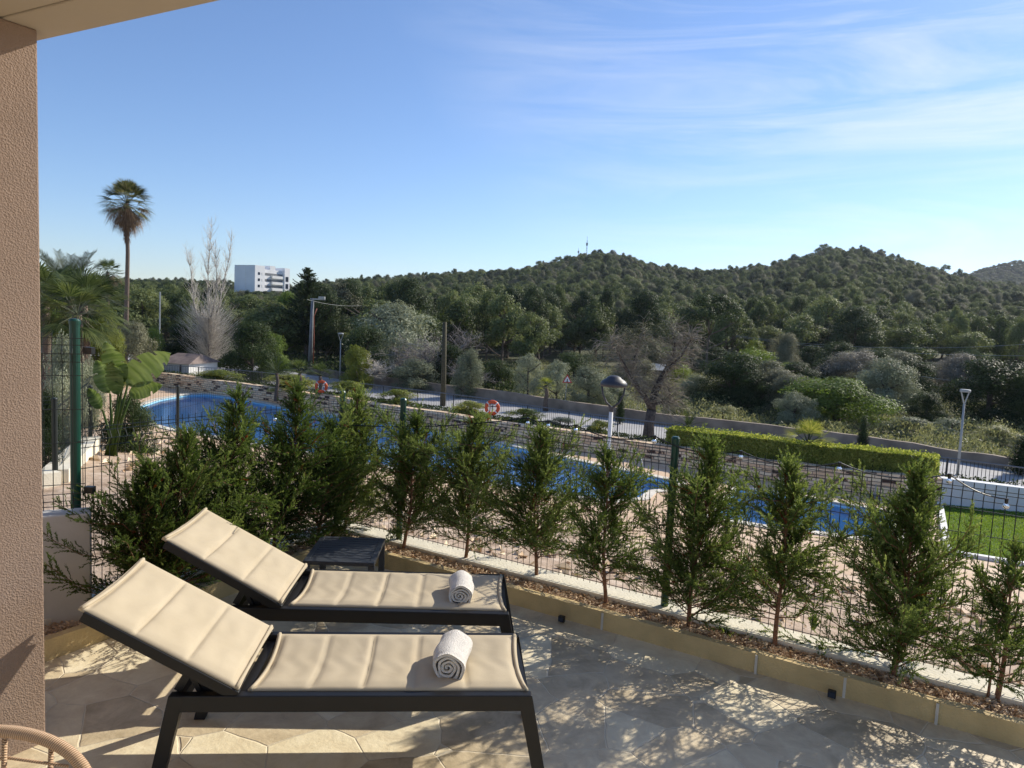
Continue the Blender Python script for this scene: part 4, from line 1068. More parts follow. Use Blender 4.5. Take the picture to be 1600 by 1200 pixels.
# far forest as one object with instances
extra=[]
for _ in range(3600):
    Y=rg.uniform(700,960); a=rg.uniform(.60,.80); extra.append((a*Y,Y))
ap=np.array(farp+extra); zz=gh(ap[:,0],ap[:,1])
me=bpy.data.meshes.new('hill_forest'); me.vertices.add(len(ap)); me.vertices.foreach_set('co',np.column_stack([ap,zz-.3]).astype(np.float32).ravel())
at_=me.attributes.new('scl','FLOAT_VECTOR','POINT')
hh=rg.uniform(5.,8.6,len(ap)); ww=rg.uniform(4.2,9.6,len(ap)); 
cap=np.array([ska(a,b) if b<440 else 99 for a,b in ap]); hh=np.minimum(hh,np.maximum(2.5,cap-zz+rg.uniform(-.8,1.2,len(ap)))); farm=ap[:,1]>650; hh[farm]=rg.uniform(2.,4.5,farm.sum()); ww[farm]=rg.uniform(5,10,farm.sum())
# thinner, lower growth on the bare upper slope of the right hill
s3=np.column_stack([ww,ww,hh]); at_.data.foreach_set('vector',s3.astype(np.float32).ravel())
hf=link('hill_forest',me); tag(hf,'dense pine forest covering the hills behind','forest',kind='stuff')
ng=bpy.data.node_groups.new('forest','GeometryNodeTree'); ng.interface.new_socket('Geometry',in_out='INPUT',socket_type='NodeSocketGeometry'); ng.interface.new_socket('Geometry',in_out='OUTPUT',socket_type='NodeSocketGeometry')
gi=ng.nodes.new('NodeGroupInput');go=ng.nodes.new('NodeGroupOutput'); mp=ng.nodes.new('GeometryNodeMeshToPoints'); ip=ng.nodes.new('GeometryNodeInstanceOnPoints')
ci=ng.nodes.new('GeometryNodeCollectionInfo'); ci.inputs['Collection'].default_value=fc; ci.inputs['Separate Children'].default_value=True; ci.inputs['Reset Children'].default_value=True
na=ng.nodes.new('GeometryNodeInputNamedAttribute'); na.data_type='FLOAT_VECTOR'; na.inputs['Name'].default_value='scl'
rv=ng.nodes.new('FunctionNodeRandomValue'); rv.data_type='FLOAT_VECTOR'; rv.inputs['Min'].default_value=(0,0,0); rv.inputs['Max'].default_value=(0,0,6.28)
ri=ng.nodes.new('FunctionNodeRandomValue'); ri.data_type='INT'; ri.inputs['Min'].default_value=0; ri.inputs['Max'].default_value=5
l=ng.links.new
l(gi.outputs[0],mp.inputs[0]); l(mp.outputs[0],ip.inputs['Points']); l(ci.outputs[0],ip.inputs['Instance']); ip.inputs['Pick Instance'].default_value=True
l(ri.outputs[2] if ri.outputs[2].enabled else ri.outputs['Value'],ip.inputs['Instance Index']); l(rv.outputs[0],ip.inputs['Rotation'])
l([o_ for o_ in na.outputs if o_.enabled and o_.name=='Attribute'][0],ip.inputs['Scale']); l(ip.outputs[0],go.inputs[0])
md=hf.modifiers.new('gn','NODES'); md.node_group=ng
# ridge trees one can tell apart
for x,yt,w,k,lab in ((1016,408,14,'umbrella_far','small umbrella pine alone on the saddle between the hills'),(1478,412,20,'umbrella_far','pine standing out on the skyline right of the right hill'),(1500,418,16,'pine1','second skyline pine right of the right hill'),(1222,404,20,'umbrella_far','skyline pine on the left shoulder of the right hill'),(1290,380,24,'umbrella_far','flat pine on the summit of the right hill'),(985,401,18,'pine2','skyline pine right of the left hill summit'),(875,400,20,'umbrella_far','skyline pine left of the masts')):
    X,Y,z=at(x,yt,445.); gz=g(X,Y); h=max(6,z-gz)
    tree(k,(X,Y,z-h),w*445/1110,h,lab,'pine','pine_tree',trunk='umbrella')
# ------------------------------------------------------------------ scrub, ground cover
def cloud(name,P,ls,mat,label,cat,up=1.,aspect=.4,seed=1,asp=None):
    rg=np.random.default_rng(seed);n=len(P); A=unit(rg.normal(size=(n,3))*.8+[0,0,up]); B=unit(np.cross(A,rg.normal(size=(n,3))))
    s_=ls*(.5+rg.random(n)); V,Fq=leaves(P,A,B,s_,s_*aspect); return tag(link(name,npmesh(name,V,Fq,M[mat],np.repeat(rg.random(n),4))),label,cat,kind='stuff')
# rough field behind boundary wall
rg=np.random.default_rng(21); n=150000
Y=27+rg.random(n)**1.3*60; X=rg.uniform(-.05,.80,n)*Y
bwx=np.array([p[0] for p in RWp]);bwy=np.array([p[1] for p in RWp]); o_=np.argsort(bwx)
lim=np.interp(X,bwx[o_],bwy[o_])+.5
k=(Y>lim); X=X[k];Y=Y[k]
hgt=.45+.45*np.sin(X*.9+Y*.5)*np.sin(Y*.7-X*.3)+.25*np.sin(X*2.3)*np.sin(Y*1.9)
hgt=np.clip(hgt,.08,1.2); Pz=gh(X,Y)+rg.random(len(X))**.6*hgt*1.15
cloud('field_scrub',np.stack([X,Y,Pz],1),.15,'scrub','rough yellow green undergrowth in the field behind the boundary wall','undergrowth',seed=2)
# undergrowth left wood
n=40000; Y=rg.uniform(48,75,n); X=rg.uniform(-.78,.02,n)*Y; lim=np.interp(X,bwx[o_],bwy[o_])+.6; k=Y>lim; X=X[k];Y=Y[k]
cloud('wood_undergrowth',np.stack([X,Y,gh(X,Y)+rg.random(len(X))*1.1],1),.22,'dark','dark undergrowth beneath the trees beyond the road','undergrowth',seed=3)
# ground cover on bed
P=[]
for _ in range(26000):
    i=rg.random()*(nb_-1.001); j=int(i);f=i-j; a=f1[j].lerp(f1[j+1],f); b=f2[j].lerp(f2[j+1],f); t=rg.random()*.93
    q=a.lerp(b,t); z=(tz[j]*(1-f)+tz[j+1]*f)*(1-t)-2.92*t
    P.append((q.x,q.y,z+.02+rg.random()*.22))
P=np.array(P); cloud('ground_cover',P,.10,'dark','low dark green ground cover on top of the stone wall','ground cover',seed=4)
# slope stones tufts
n=2600; X=rg.uniform(-9,9,n);Y=rg.uniform(4,16,n); nn_=X*NX+Y*NY; k=(nn_>5)&(nn_<13.5); X=X[k];Y=Y[k]
rs_=np.random.default_rng(41); n=9000; X=rs_.uniform(-11,11,n);Y=rs_.uniform(4,20,n); nn_=X*NX+Y*NY; k=(nn_>5)&(nn_<13.8); X=X[k];Y=Y[k]; n=len(X)
Pz=np.stack([X,Y,gh(X,Y)+.01],1); Aa=unit(rs_.normal(size=(n,3))*[1,1,.3]); Bb=unit(np.cross(Aa,rs_.normal(size=(n,3))*[.4,.4,1]+[0,0,.8])); Cc=unit(np.cross(Aa,Bb)); sz=.02+rs_.random(n)**3*.13
V1,F1=leaves(Pz,Aa,Bb,sz*1.5,sz); V2,F2=leaves(Pz+[0,0,.01],Aa,Cc,sz*1.4,sz*.7); va=np.repeat(rs_.random(n),4)
tag(link('slope_stones',npmesh('slope_stones',np.concatenate([V1,V2]),np.concatenate([F1,F2+len(V1)]),M['chips'],np.concatenate([va,va]))),'scattered pale stones and gravel on the slope between the terrace fence and the pool','stones',kind='stuff')
# bed shrubs
for x,yb,yt,w,k,lab in ((345,596,578,70,'shrub0','yellow green shrub on the stone wall at its left end'),(455,610,585,85,'shrub0','yellow green shrub left of the first lifebuoy'),(542,617,595,62,'shrub0','yellow green shrub right of the first lifebuoy'),(618,632,608,60,'shrub0','yellow green shrub left of the middle fence post'),(736,650,626,56,'shrub0','yellow green shrub left of the second lifebuoy'),(818,660,638,64,'shrub0','yellow green shrub right of the second lifebuoy'),(875,668,652,44,'shrub1','greyish shrub on the stone wall above the pool'),(938,680,656,44,'shrub0','small yellow green shrub behind the lantern post')):
    i=min(range(nb_),key=lambda i:abs(f1[i].x/f1[i].y-ray(x,yb)[0]/ray(x,yb)[1])); q=f1[i].lerp(f2[i],.5); Z=q.y
    X,_,z=at(x,yt,Z); gz=bedz(X,Z); tree(k,(X,Z,gz-.1),1.35*w*Z/1110,max(.6,1.15*(z-gz+.1)),lab,'shrub','shrub')
# hedge
hx=[];p1=at(1042,700,25.6);p2=at(1466,748,22.0)
# hedge follows the wall line
def wl(x):
    k=ray(x,700)[0]/ray(x,700)[1]
    for a,b in zip(fb[:-1],fb[1:]):
        ka=a[0]/a[1];kb=b[0]/b[1]
        if not (min(ka,kb)-.004<=k<=max(ka,kb)+.004): continue
        # intersection
        d=(b[0]-a[0],b[1]-a[1]); t=(k*a[1]-a[0])/(d[0]-k*d[1]); return Vector((a[0]+d[0]*t,a[1]+d[1]*t))
hp=[wl(x) for x in (1042,1120,1200,1290,1380,1462)]; ht=[at(x,y,p.y+.1)[2] for x,y,p in zip((1042,1120,1200,1290,1380,1462),(669,678,687,697,707,715),hp)]
print('hedge',hp,ht)
rg=np.random.default_rng(31); n=60000; P=[];
u=rg.random(n)*(len(hp)-1.001); i=u.astype(int); f=u-i
hpx=np.array([tuple(p) for p in hp]); hta=np.array(ht)
c=hpx[i]*(1-f)[:,None]+hpx[i+1]*f[:,None]; top=hta[i]*(1-f)+hta[i+1]*f
face=rg.random(n); dep=rg.random(n)*1.0+.08; z=rg.random(n)
base=np.array([bedz(a,b) for a,b in hpx]); bz=base[i]*(1-f)+base[i+1]*f
onface=face<.55
dep=np.where(onface,.06+rg.random(n)**2*.18,dep); zz=np.where(onface,bz+(top-bz)*z,top-rg.random(n)**2*.2+(rg.random(n)<.06)*rg.random(n)*.12)
ee=rg.random(n)<.04; f0=hpx[-1]
dd=np.array([NX,NY])
Pq=np.column_stack([c+dd*dep[:,None],zz+.012*np.sin(c[:,0]*5)+.02*np.sin(c[:,0]*1.7)])
Pe=np.column_stack([np.tile(hpx[-1],(2500,1))+dd*(rg.random(2500)*1.05)[:,None]+rg.normal(size=(2500,2))*.05, base[-1]+(hta[-1]-base[-1])*rg.random(2500)]); Pe0=Pe.copy(); Pe0[:,:2]+= hpx[0]-hpx[-1]; Pe0[:,2]=base[0]+(hta[0]-base[0])*rg.random(2500)
Pq=np.concatenate([Pq,Pe,Pe0]); n=len(Pq)
A=unit(rg.normal(size=(n,3))+[0,-.4,.7]);B=unit(np.cross(A,rg.normal(size=(n,3)))); s_=.05+.05*rg.random(n); V,Fq=leaves(Pq,A,B,s_,s_*.6)
o0=(hpx[0][0],hpx[0][1],base[0]); hd=empty('clipped_hedge',o0,'long clipped yellow green hedge on top of the stone wall at the right','hedge')
lo_=link('foliage',npmesh('hedge_foliage',V-np.array(o0),Fq,M['hedge'],np.repeat(rg.random(n),4)),hd)
mb=MB(o0)
for a,b,ta,tb2,ba,bb in zip(hp[:-1],hp[1:],ht[:-1],ht[1:],base[:-1],base[1:]):
    q=[a+Vector((NX,NY))*.22,b+Vector((NX,NY))*.22,b+Vector((NX,NY))*.95,a+Vector((NX,NY))*.95]
    vs=[(p.x,p.y,zb_-.1) for p,zb_ in zip(q,(ba,bb,bb,ba))]+[(p.x,p.y,zt_-.15) for p,zt_ in zip(q,(ta,tb2,tb2,ta))]
    mb.add(vs,[(4,5,6,7),(0,1,5,4),(2,3,7,6)])
mb.build('twigs',M['barkdark'],hd)
# lifebuoys
def buoy(x,y,Z,gz,label):
    c=at(x,y,Z); t=empty('lifebuoy',(c[0],c[1],gz),label,'lifebuoy','lifebuoys on the stone wall'); cz=c[2]-gz
    Rb,rb_=.265,.075
    mb=MB(); pts=[(Rb*math.cos(a),0,cz+Rb*math.sin(a)) for a in [2*math.pi*k/36 for k in range(37)]]; mb.tube(pts,rb_,10,cap=False); mb.build('ring',M['orange'],t,smooth=True)
    for k in range(4):
        a=math.pi/4+k*math.pi/2; mb=MB(); mb.tube([((Rb)*math.cos(a+d),0,cz+Rb*math.sin(a+d)) for d in (-.09,0,.09)],rb_*1.06,10); mb.build('white_band',M['white'],t,smooth=False)
    mb=MB(); mb.box(-.03,.03,.06,.11,-.1,cz+.2); mb.box(-.2,.2,.06,.09,cz+.02,cz+.08); mb.build('holder_post',M['galv'],t)
for x,y,l in ((502,604,'orange lifebuoy on the stone wall at the left of the pool'),(769,637,'orange lifebuoy on the stone wall above the middle of the pool')):
    k=ray(x,y)[0]/ray(x,y)[1]; i=min(range(nb_),key=lambda i:abs(f1[i].x/f1[i].y-k)); Z=f1[i].y+.1; buoy(x,y,Z,tz[i],l)
# parasol bases by the wall
for x,y,l in ((1122,738,'round parasol base with short tube in front of the stone wall, left one'),(1367,777,'round parasol base with short tube near the lawn, right one')):
    p=onz(x,y,ZP); t=empty('parasol_base',p,l,'parasol base','parasol bases by the pool')
    MB().lathe([(.27,0),(.27,.05),(.20,.08),(.04,.1),(.001,.1)],(0,0,0),20).build('disc',M['concrete'],t)
    MB().tube([(0,0,.09),(0,0,.42)],.025,8).build('tube',M['galv'],t)
# pool ladder rails
p=onz(983,752,ZP); t=empty('pool_ladder',(p[0],p[1],ZP),'pale curved handrails of the pool ladder near the right end of the pool','ladder')
for dx in (-.3,.3):
    MB().tube([(dx*1.0-.0,-.5,.0),(dx,-.5,.55),(dx,-.35,.78),(dx,.0,.84),(dx,.3,.7),(dx,.42,.3),(dx,.45,-.6)],.022,8).build('handrail',M['galv'],t,smooth=True)
# lantern post
gy=14.; b=at(942,900,gy); base=(b[0],gy,g(b[0],gy)); 
lp_=empty('garden_lantern',base,'tall white lamp post with dark domed lantern rising behind the fence','lamp post')
top=at(955.5,650,gy); nk=at(957,642,gy)[2]-base[2]; tx_=at(955,641,gy)[0]-base[0]
bx=at(947,780,gy)[0]-base[0]
MB().tube([(bx-.0,0,0),(tx_,0,nk)],[.055,.04],12).build('post',M['white'],lp_,smooth=True)
zt=at(957,585,gy)[2]-base[2]; z1=at(957,603,gy)[2]-base[2]; 
MB().tube([(tx_,0,nk-.02),(tx_+.005,0,nk+.09)],[.045,.055],12).build('neck',M['lampgrey'],lp_)
yk=[]
cx=tx_+.02
for s_ in (-1,1):
    MB().tube([(tx_+.01+s_*.02,0,nk+.07),(cx+s_*.13,0,nk+.17),(cx+s_*.205,0,nk+.33),(cx+s_*.235,0,z1+.02)],[.026,.02,.018,.018],8).build('yoke_arm',M['lampgrey'],lp_,smooth=True)
MB().lathe([(.02,-.02),(.25,-.01),(.268,.02),(.262,.06),(.22,.11),(.15,.15),(.13,.175),(.07,.205),(.001,.215)],(cx,0,z1),28).build('lamp_shade',M['lampgrey'],lp_,smooth=True)
# Y street lamps
def ylamp(xt,yt,xb,yb,ring,label):
    b=onz(xb,yb,ZRD); Z=b[1]; t_=at(xt,yt,Z); t=empty('street_lamp',(b[0],Z,ZRD),label,'street lamp','pale Y-shaped street lamps on the road')
    H=t_[2]-ZRD; dx=t_[0]-b[0]; k=.84
    MB().tube([(0,0,0),(dx*k,0,H*k)],[.055,.038],10).build('pole',M['galv'],t,smooth=True)
    w=ring*Z/1110/2
    for s_ in (-1,1): MB().tube([(dx*k,0,H*k-.03),(dx+s_*w*.85,0,H-.05)],.025,6).build('arm',M['galv'],t)
    MB().lathe([(w*.9,-.05),(w,-.03),(w,.03),(w*.85,.06),(.001,.07)],(dx,0,H-.02),20).build('lamp_head',M['galv'],t)
ylamp(532.5,521,531,597,9,'pale slender Y-shaped street lamp left of the small leafless tree')
ylamp(1508.5,610,1496,742,15,'pale slender Y-shaped street lamp at the right beyond the hedge')
# warning sign
b=onz(882,640,ZRD); t=empty('warning_sign',(b[0],b[1],ZRD),'red bordered triangular warning sign on a thin pole by the road','sign'); Zs=b[1]
tp=at(885,584,Zs); H=tp[2]-ZRD; bt=at(885,598,Zs)[2]-ZRD; w=.30
MB().tube([(0,0,0),(.06,0,H-.1)],.022,8).build('pole',M['galv'],t)
def tri(s_,y0,y1,zc):
    return [(.07+s_*w*-1,y0,zc-s_*w*.58),(.07+s_*w,y0,zc-s_*w*.58),(.07,y0,zc+s_*w*1.15),(.07-s_*w,y1,zc-s_*w*.58),(.07+s_*w,y1,zc-s_*w*.58),(.07,y1,zc+s_*w*1.15)]
zc=bt+w*.58
MB().add(tri(1,-.04,-.02,zc),[(0,1,2),(5,4,3),(0,3,4,1),(1,4,5,2),(2,5,3,0)]).build('border',M['signred'],t)
MB().add(tri(.68,-.047,-.041,zc),[(0,1,2),(5,4,3),(0,3,4,1),(1,4,5,2),(2,5,3,0)]).build('panel',M['white'],t)
MB().box(.045,.095,-.053,-.048,zc-.08,zc+.06).box(.02,.12,-.053,-.048,zc-.12,zc-.07).build('symbol',M['black'],t)
# utility poles
def pole(xb,yb,xt,yt,r0,r1,mat,label,name='utility_pole'):
    b=onz(xb,yb,ZRD) if yb<700 else None; Z=b[1]; tt=at(xt,yt,Z); t=empty(name,(b[0],Z,ZRD),label,'pole')
    MB().tube([(0,0,0),(tt[0]-b[0],0,tt[2]-ZRD)],[r0,r1],8).build('shaft',M[mat],t,smooth=True); return t,Z,tt,b
t,Z,tt,b=pole(484,577,488.5,466,.20,.14,'concrete','grey concrete utility pole with an orange cable duct left of the street lamp')
H=tt[2]-ZRD; dx=tt[0]-b[0]
MB().tube([(dx*.0+.33,-.1,0),(dx*.4+.30,-.1,H*.45),(dx+.18,-.1,H*.75),(dx+.42,-.1,H*.86)],.05,6).build('cable_duct',simple('duct_orange',(.35,.10,.05),.7),t,smooth=True)
MB().box(dx-.2,dx+1.1,-.05,.05,H*.98,H*1.0).box(dx+.55,dx+1.1,-.15,.15,H*.99,H*1.03).build('crossarm',M['galv'],t)
pole(692,634,695,503,.17,.12,'wood','tall weathered wooden pole above the road between the two lifebuoys')
X,Y,z=at(249,545,60.);t=empty('thin_pole',(X,60,g(X,60)),'thin grey pole rising from the trees right of the tall palm','pole'); zt=at(250,456,60)[2]-g(X,60); MB().tube([(0,0,0),(.05,0,zt)],.06,6).build('shaft',M['galv'],t)
# overhead cables
for k,(a,b_,sg,l) in enumerate((((1150,524,90),(1700,530,70),1.2,'upper overhead cable crossing in front of the right hill'),((1150,526,90),(1700,555,70),.8,'lower overhead cable crossing in front of the right hill'),((1440,588,60),(1700,602,50),.3,'short pair of wires above the huge dark tree mass'),((600,470,90),(480,468,62),.6,'overhead cable running to the concrete pole'))):
    A_=Vector(at(*a));B_=Vector(at(*b_)); pts=[]
    for i in range(15):
        t=i/14;p=A_.lerp(B_,t);p.z-=sg*4*t*(1-t);pts.append(p)
    tag(MB().tube(pts,.018,4).build('overhead_cable',M['galv']),l,'cable')
# masts on the hill
for x,yb,yt,r_,l in ((916,402,369,.35,'tall thin antenna mast on the left hill summit'),(903.5,400,387,.25,'short antenna left of the tall mast on the left hill')):
    X,Y,zb_=at(x,yb,446.); zt=at(x+.5,yt,446.)[2]; t=empty('antenna_mast',(X,Y,zb_-4),l,'antenna','masts on the left hill summit'); H=zt-zb_+4
    mb=MB()
    for q in range(3):
        a=q*2.094; mb.tube([(r_*1.6*math.cos(a),r_*1.6*math.sin(a),0),(r_*.3*math.cos(a),r_*.3*math.sin(a),H*.85)],.09,4)
    for z in np.arange(.5,H*.8,1.2): 
        s_=r_*(1.6-1.3*z/(H*.85)); mb.tube([(s_*math.cos(q*2.094),s_*math.sin(q*2.094),z+ (q%2)*.6) for q in range(4)],.05,4)
    mb.build('lattice',M['rail'],t); MB().tube([(0,0,H*.8),(0,0,H)],.07,5).box(-.5,.5,-.2,.2,H*.66,H*.76).build('aerial',M['rail'],t)
# ------------------------------------------------------------------ buildings far away
hc=at(397,520,300.); th=R(-30)
ht_=empty('hotel_building',(hc[0],300.,-3.),'white multi storey hotel block above the trees at the left','building',None,th); ht_.scale=(.88,.72,1)
z0=at(397,440,300)[2]
def zpx(y): return at(400,y,300)[2]+3
# local: corner at origin; front face spans -x, side spans +y
MB().box(-14.5,0,0,7.2,0,zpx(414)).build('main_block',M['hotel'],ht_)
MB().box(-14.9,-14.4,.3,6,0,zpx(417)).build('end_block',M['hotel'],ht_)
MB().box(-6.6,-6.3,-.12,0.02,0,zpx(417)).build('wall_joint',M['white'],ht_)
MB().box(-14.,-.9,7.3,22,0,zpx(419)).build('balcony_block',M['hotel'],ht_)
zt=zpx(419); nfl=8; fh=2.6
for k in range(nfl):
    z=zt-1.5-k*fh
    MB().box(-.85,-.78,8.0,21.3,z-.95,z).build('window_band',M['concrete'],ht_)
    MB().box(-.78,.3,12.6,21.6,z-1.6-.9+.4,z-.95).build('balcony_front',M['white'],ht_)
    MB().box(.02,.08,2.2,3.6,z-1.1,z).build('window',M['window'],ht_); MB().box(.02,.08,5.0,5.8,z-1.1,z).build('window',M['white'],ht_)
MB().box(-9,-1,12,16,zt,zpx(412.5)).build('rooftop_box',M['hotel'],ht_)
MB().box(-9,.6,21.5,25.5,0,zpx(414)).build('stair_tower',M['hotel'],ht_)
for k in range(7):
    z=zpx(428)-k*3.1; MB().box(.62,.7,22.4,24.4,z-2.1,z).build('window',M['window'],ht_)
# small white pool house at left
b=at(262,583,46.);e=at(297,583,46.); wz=at(280,583,46)[2]; w=e[0]-b[0]
t=empty('white_outhouse',(b[0],46,wz-1.5),'small white outbuilding with a grey tiled roof at the left end of the stone wall','building',None,R(-12))
H=at(280,567,46)[2]-wz+1.5
MB().box(-.6,w+.1,0,3,0,H).build('wall',M['white'],t)
MB().add([(-.8,-.25,H-.02),(w+.3,-.25,H-.02),(w+.3,3.2,H-.02),(-.8,3.2,H-.02),(-.4,1.5,H+.55),(w-.1,1.5,H+.55)],[(0,1,5,4),(2,3,4,5),(1,2,5),(3,0,4),(3,2,1,0)]).build('roof',M['rooftile'],t)
MB().box(w*.62,w*.70,-.03,0.01,.6,H-.1).build('door',M['window'],t)
# farmhouse
def house(x0,x1,yb,yt,yr,Z,label,wallm,roofm,name='farmhouse',rz=0):
    a=at(x0,yb,Z);b=at(x1,yb,Z);w=b[0]-a[0];gz=min(a[2],g(a[0],Z)); t=empty(name,(a[0],Z,gz-1),label,'house',None,rz)
    H=at((x0+x1)/2,yt,Z)[2]-gz+1; Hr=at((x0+x1)/2,yr,Z)[2]-gz+1
    MB().box(0,w,0,w*.5,0,H).build('wall',M[wallm],t)
    MB().add([(-.4,-.4,H-.02),(w+.4,-.4,H-.02),(w+.4,w*.5+.4,H-.02),(-.4,w*.5+.4,H-.02),(-.2,w*.25,Hr),(w+.2,w*.25,Hr)],[(0,1,5,4),(2,3,4,5),(1,2,5),(3,0,4),(3,2,1,0)]).build('roof',M[roofm],t)
    for k in range(4): x=w*(.12+.22*k); MB().box(x,x+w*.08,-.05,.02,H*.55,H*.85).build('window',M['window'],t)
house(1166,1226,540,519,510,125.,'distant stone farmhouse with brown roof between trees at the foot of the hill','tan','rooftile')
house(985,1040,590,577,568,64.,'pale roofed shed glimpsed behind the twisted leafless tree','tan','galv','garden_shed')
house(189,203,475,452,444,125.,'small pinkish house just behind the tall palm trunk','tan','rooftile','small_house')
# meadow patches
for pl in ([(1362,577),(1400,575),(1412,583),(1365,585)],[(1180,612),(1215,610),(1220,622),(1185,624)]):
    sheet('meadow',[onz(x,y,-3.0)[:2] for x,y in pl],-3.0+.0,M['meadow'])
# ------------------------------------------------------------------ bare trees
def bare(seed,H,spread,levels,mat,r0,upb=.5,nchild=4,start=.3,droop=0,lenf=.62,wig=.18,fork=None):
    r_=random.Random(seed); big=MB(); twig=MB()
    def grow(p,d,L,r,lv):
        n=4; pts=[p];q=Vector(p); dd=Vector(d)
        for i in range(n):
            dd=(dd+Vector((r_.gauss(0,wig),r_.gauss(0,wig),r_.gauss(0,wig)*.6+upb*.12-droop*.1*lv))).normalized(); q=q+dd*L/n; pts.append(q.copy())
        rs=[r*(1-.5*i/n) for i in range(n+1)]
        (big if lv<2 else twig).tube(pts,rs,7 if lv==0 else (5 if lv<2 else 3),cap=False)
        if lv>=levels: return
        for c in range(nchild if lv else nchild+2):
            f=start+(1-start)*(c+r_.random())/(nchild if lv else nchild+2); i=min(n-1,int(f*n)); b=Vector(pts[i]).lerp(pts[i+1],f*n-i)
            a=r_.random()*6.283; o=dd.orthogonal().normalized(); o2=dd.cross(o); side=o*math.cos(a)+o2*math.sin(a)
            nd=(dd*(1-spread)+side*spread+Vector((0,0,upb*.5))).normalized(); grow(b,nd,L*lenf*r_.uniform(.75,1.2),max(.004,r*.5),lv+1)
    if fork:
        for (p,d,L,r) in fork: grow(Vector(p),Vector(d).normalized(),L,r,1)
    else: grow(Vector((0,0,0)),Vector((0,0,1)),H*.62,r0,0)
    return big,twig
# poplar: several tall upright stems
b=onz(326,588,-3.3); X,Y=at(326,588,52)[0],52.; gz=-3.3
t=empty('bare_poplar',(X,Y,gz),'tall leafless pale poplar right of the palms, standing against the sky','tree')
zt=at(330,338,Y)[2]-gz
bm_,tw=MB(),MB()
r_=random.Random(8)
MB().tube([(0,0,0),(.05,0,2.2),(.0,.05,4.5)],[.2,.16,.12],8).build('trunk',M['barkgrey'],t)
for k,(dx,hh_) in enumerate(((.0,1.),(1.05,.92),(-1.2,.80),(.45,.86))):
    pts=[];n=12
    for i in range(n+1):
        f=i/n; z=1.5+(zt*hh_-1.5)*f; pts.append((dx*(f*1.5)**.6*1.0*min(1,f*2.2)+.10*math.sin(f*8+k),r_.uniform(-.06,.06)+.5*math.sin(k*2)*f,z))
    bm_.tube(pts,[.062*(1-.95*i/n)+.003 for i in range(n+1)],5)
    for j in range(90):
        f=.1+.86*r_.random(); i=int(f*n); p=Vector(pts[i]); L=(1.7-1.0*f)*r_.uniform(.7,1.5); a=r_.random()*6.28; q=[p];d=Vector((math.cos(a)*.42,math.sin(a)*.42,.85)).normalized()
        for s_ in range(5): d=(d+Vector((r_.gauss(0,.12),r_.gauss(0,.12),.16))).normalized(); p=p+d*L/5;q.append(p.copy())
        tw.tube(q,[.011,.010,.008,.006,.005,.003],3,cap=False)
        for s_ in range(3):
            p=q[r_.randint(1,4)]; d2=(d+Vector((r_.gauss(0,.5),r_.gauss(0,.5),.2))).normalized(); tw.tube([p,p+d2*L*.25,p+d2*L*.5+Vector((0,0,.05))],[.008,.006,.003],3,cap=False)
# dense lower spray
for j in range(700):
    z=r_.uniform(1.3,5.4); a=r_.random()*6.28; L=r_.uniform(1.5,3.3)*(1-.3*abs(z-3)/3); p=Vector((.1*math.cos(a),.1*math.sin(a),z*.8)); d=Vector((math.cos(a),math.sin(a),.30)).normalized(); q=[p]
    for s_ in range(6): d=(d+Vector((r_.gauss(0,.16),r_.gauss(0,.16),.12))).normalized(); p=p+d*L/6;q.append(p.copy())
    tw.tube(q,[.016,.014,.012,.010,.007,.005,.003],3,cap=False)
bm_.build('limb',M['barkgrey'],t); tw.build('twigs',M['barkpale'],t)
# twisted leafless tree
b=onz(1012,684,ZRD); Y=b[1]; s_=Y/1110.
t=empty('twisted_tree',(b[0],Y,ZRD),'twisted almost leafless tree with dark forked trunk beside the road','tree')
def q_(x,y,dy=0): p=at(x,y,Y+dy); return Vector((p[0]-b[0],p[1]-Y,p[2]-ZRD))
big=MB()
TRK=[[(1013,684),(1014,665),(1018,640)],[(1018,640),(1022,615),(1034,590),(1050,565),(1055,540),(1050,515)],[(1018,640),(1008,620),(985,590),(970,560),(955,535)],[(1020,632),(1035,628),(1048,628),(1044,605)],[(1040,580),(1065,555),(1080,530)],[(985,590),(992,560),(1000,530)]]
RR=[[.30,.24,.23],[.2,.18,.16,.12,.08,.05],[.15,.13,.10,.07,.04],[.09,.08,.06,.03],[.08,.06,.03],[.06,.05,.03]]
ends=[]
for k,(pl,rr_) in enumerate(zip(TRK,RR)):
    dys=[0]*len(pl) if k==0 else [i*.25*(1 if k%2 else -1) for i in range(len(pl))]
    big.tube([q_(x,y,d) for (x,y),d in zip(pl,dys)],rr_,8)
    pts=[q_(x,y,d) for (x,y),d in zip(pl,dys)]
    if k: 
        for a,b2 in zip(pts[:-1],pts[1:]):
            for f in (.25,.6,.95): ends.append((a.lerp(b2,f),(b2-a).normalized()))
big.build('trunk',M['barkdark'],t,smooth=True)
tw=MB(); r_=random.Random(4)
for p,d in ends:
    if p.z<1.7: continue
    for c in range(8):
        dd=(d*.6+Vector((r_.gauss(0,.8),r_.gauss(0,.8),r_.gauss(.25,.5)))).normalized(); L=r_.uniform(.45,1.15); q=[p];pp_=p.copy()
        for s2 in range(5): dd=(dd+Vector((r_.gauss(0,.3),r_.gauss(0,.3),r_.gauss(-.05,.25)))).normalized(); pp_=pp_+dd*L/5;q.append(pp_.copy())
        tw.tube(q,[.03,.025,.018,.014,.01,.006],3,cap=False)
        for c2 in range(7):
            p2=q[r_.randint(1,5)]; d2=(dd+Vector((r_.gauss(0,.8),r_.gauss(0,.8),r_.gauss(-.1,.5)))).normalized(); L2=r_.uniform(.25,.6); tw.tube([p2,p2+d2*L2*.5+Vector((0,0,r_.gauss(0,.05))),p2+d2*L2+Vector((0,0,-.06))],[.012,.009,.004],3,cap=False)
tw.build('twigs',simple('olive_brown_twig',(.27,.23,.17),.9,var=.3),t)
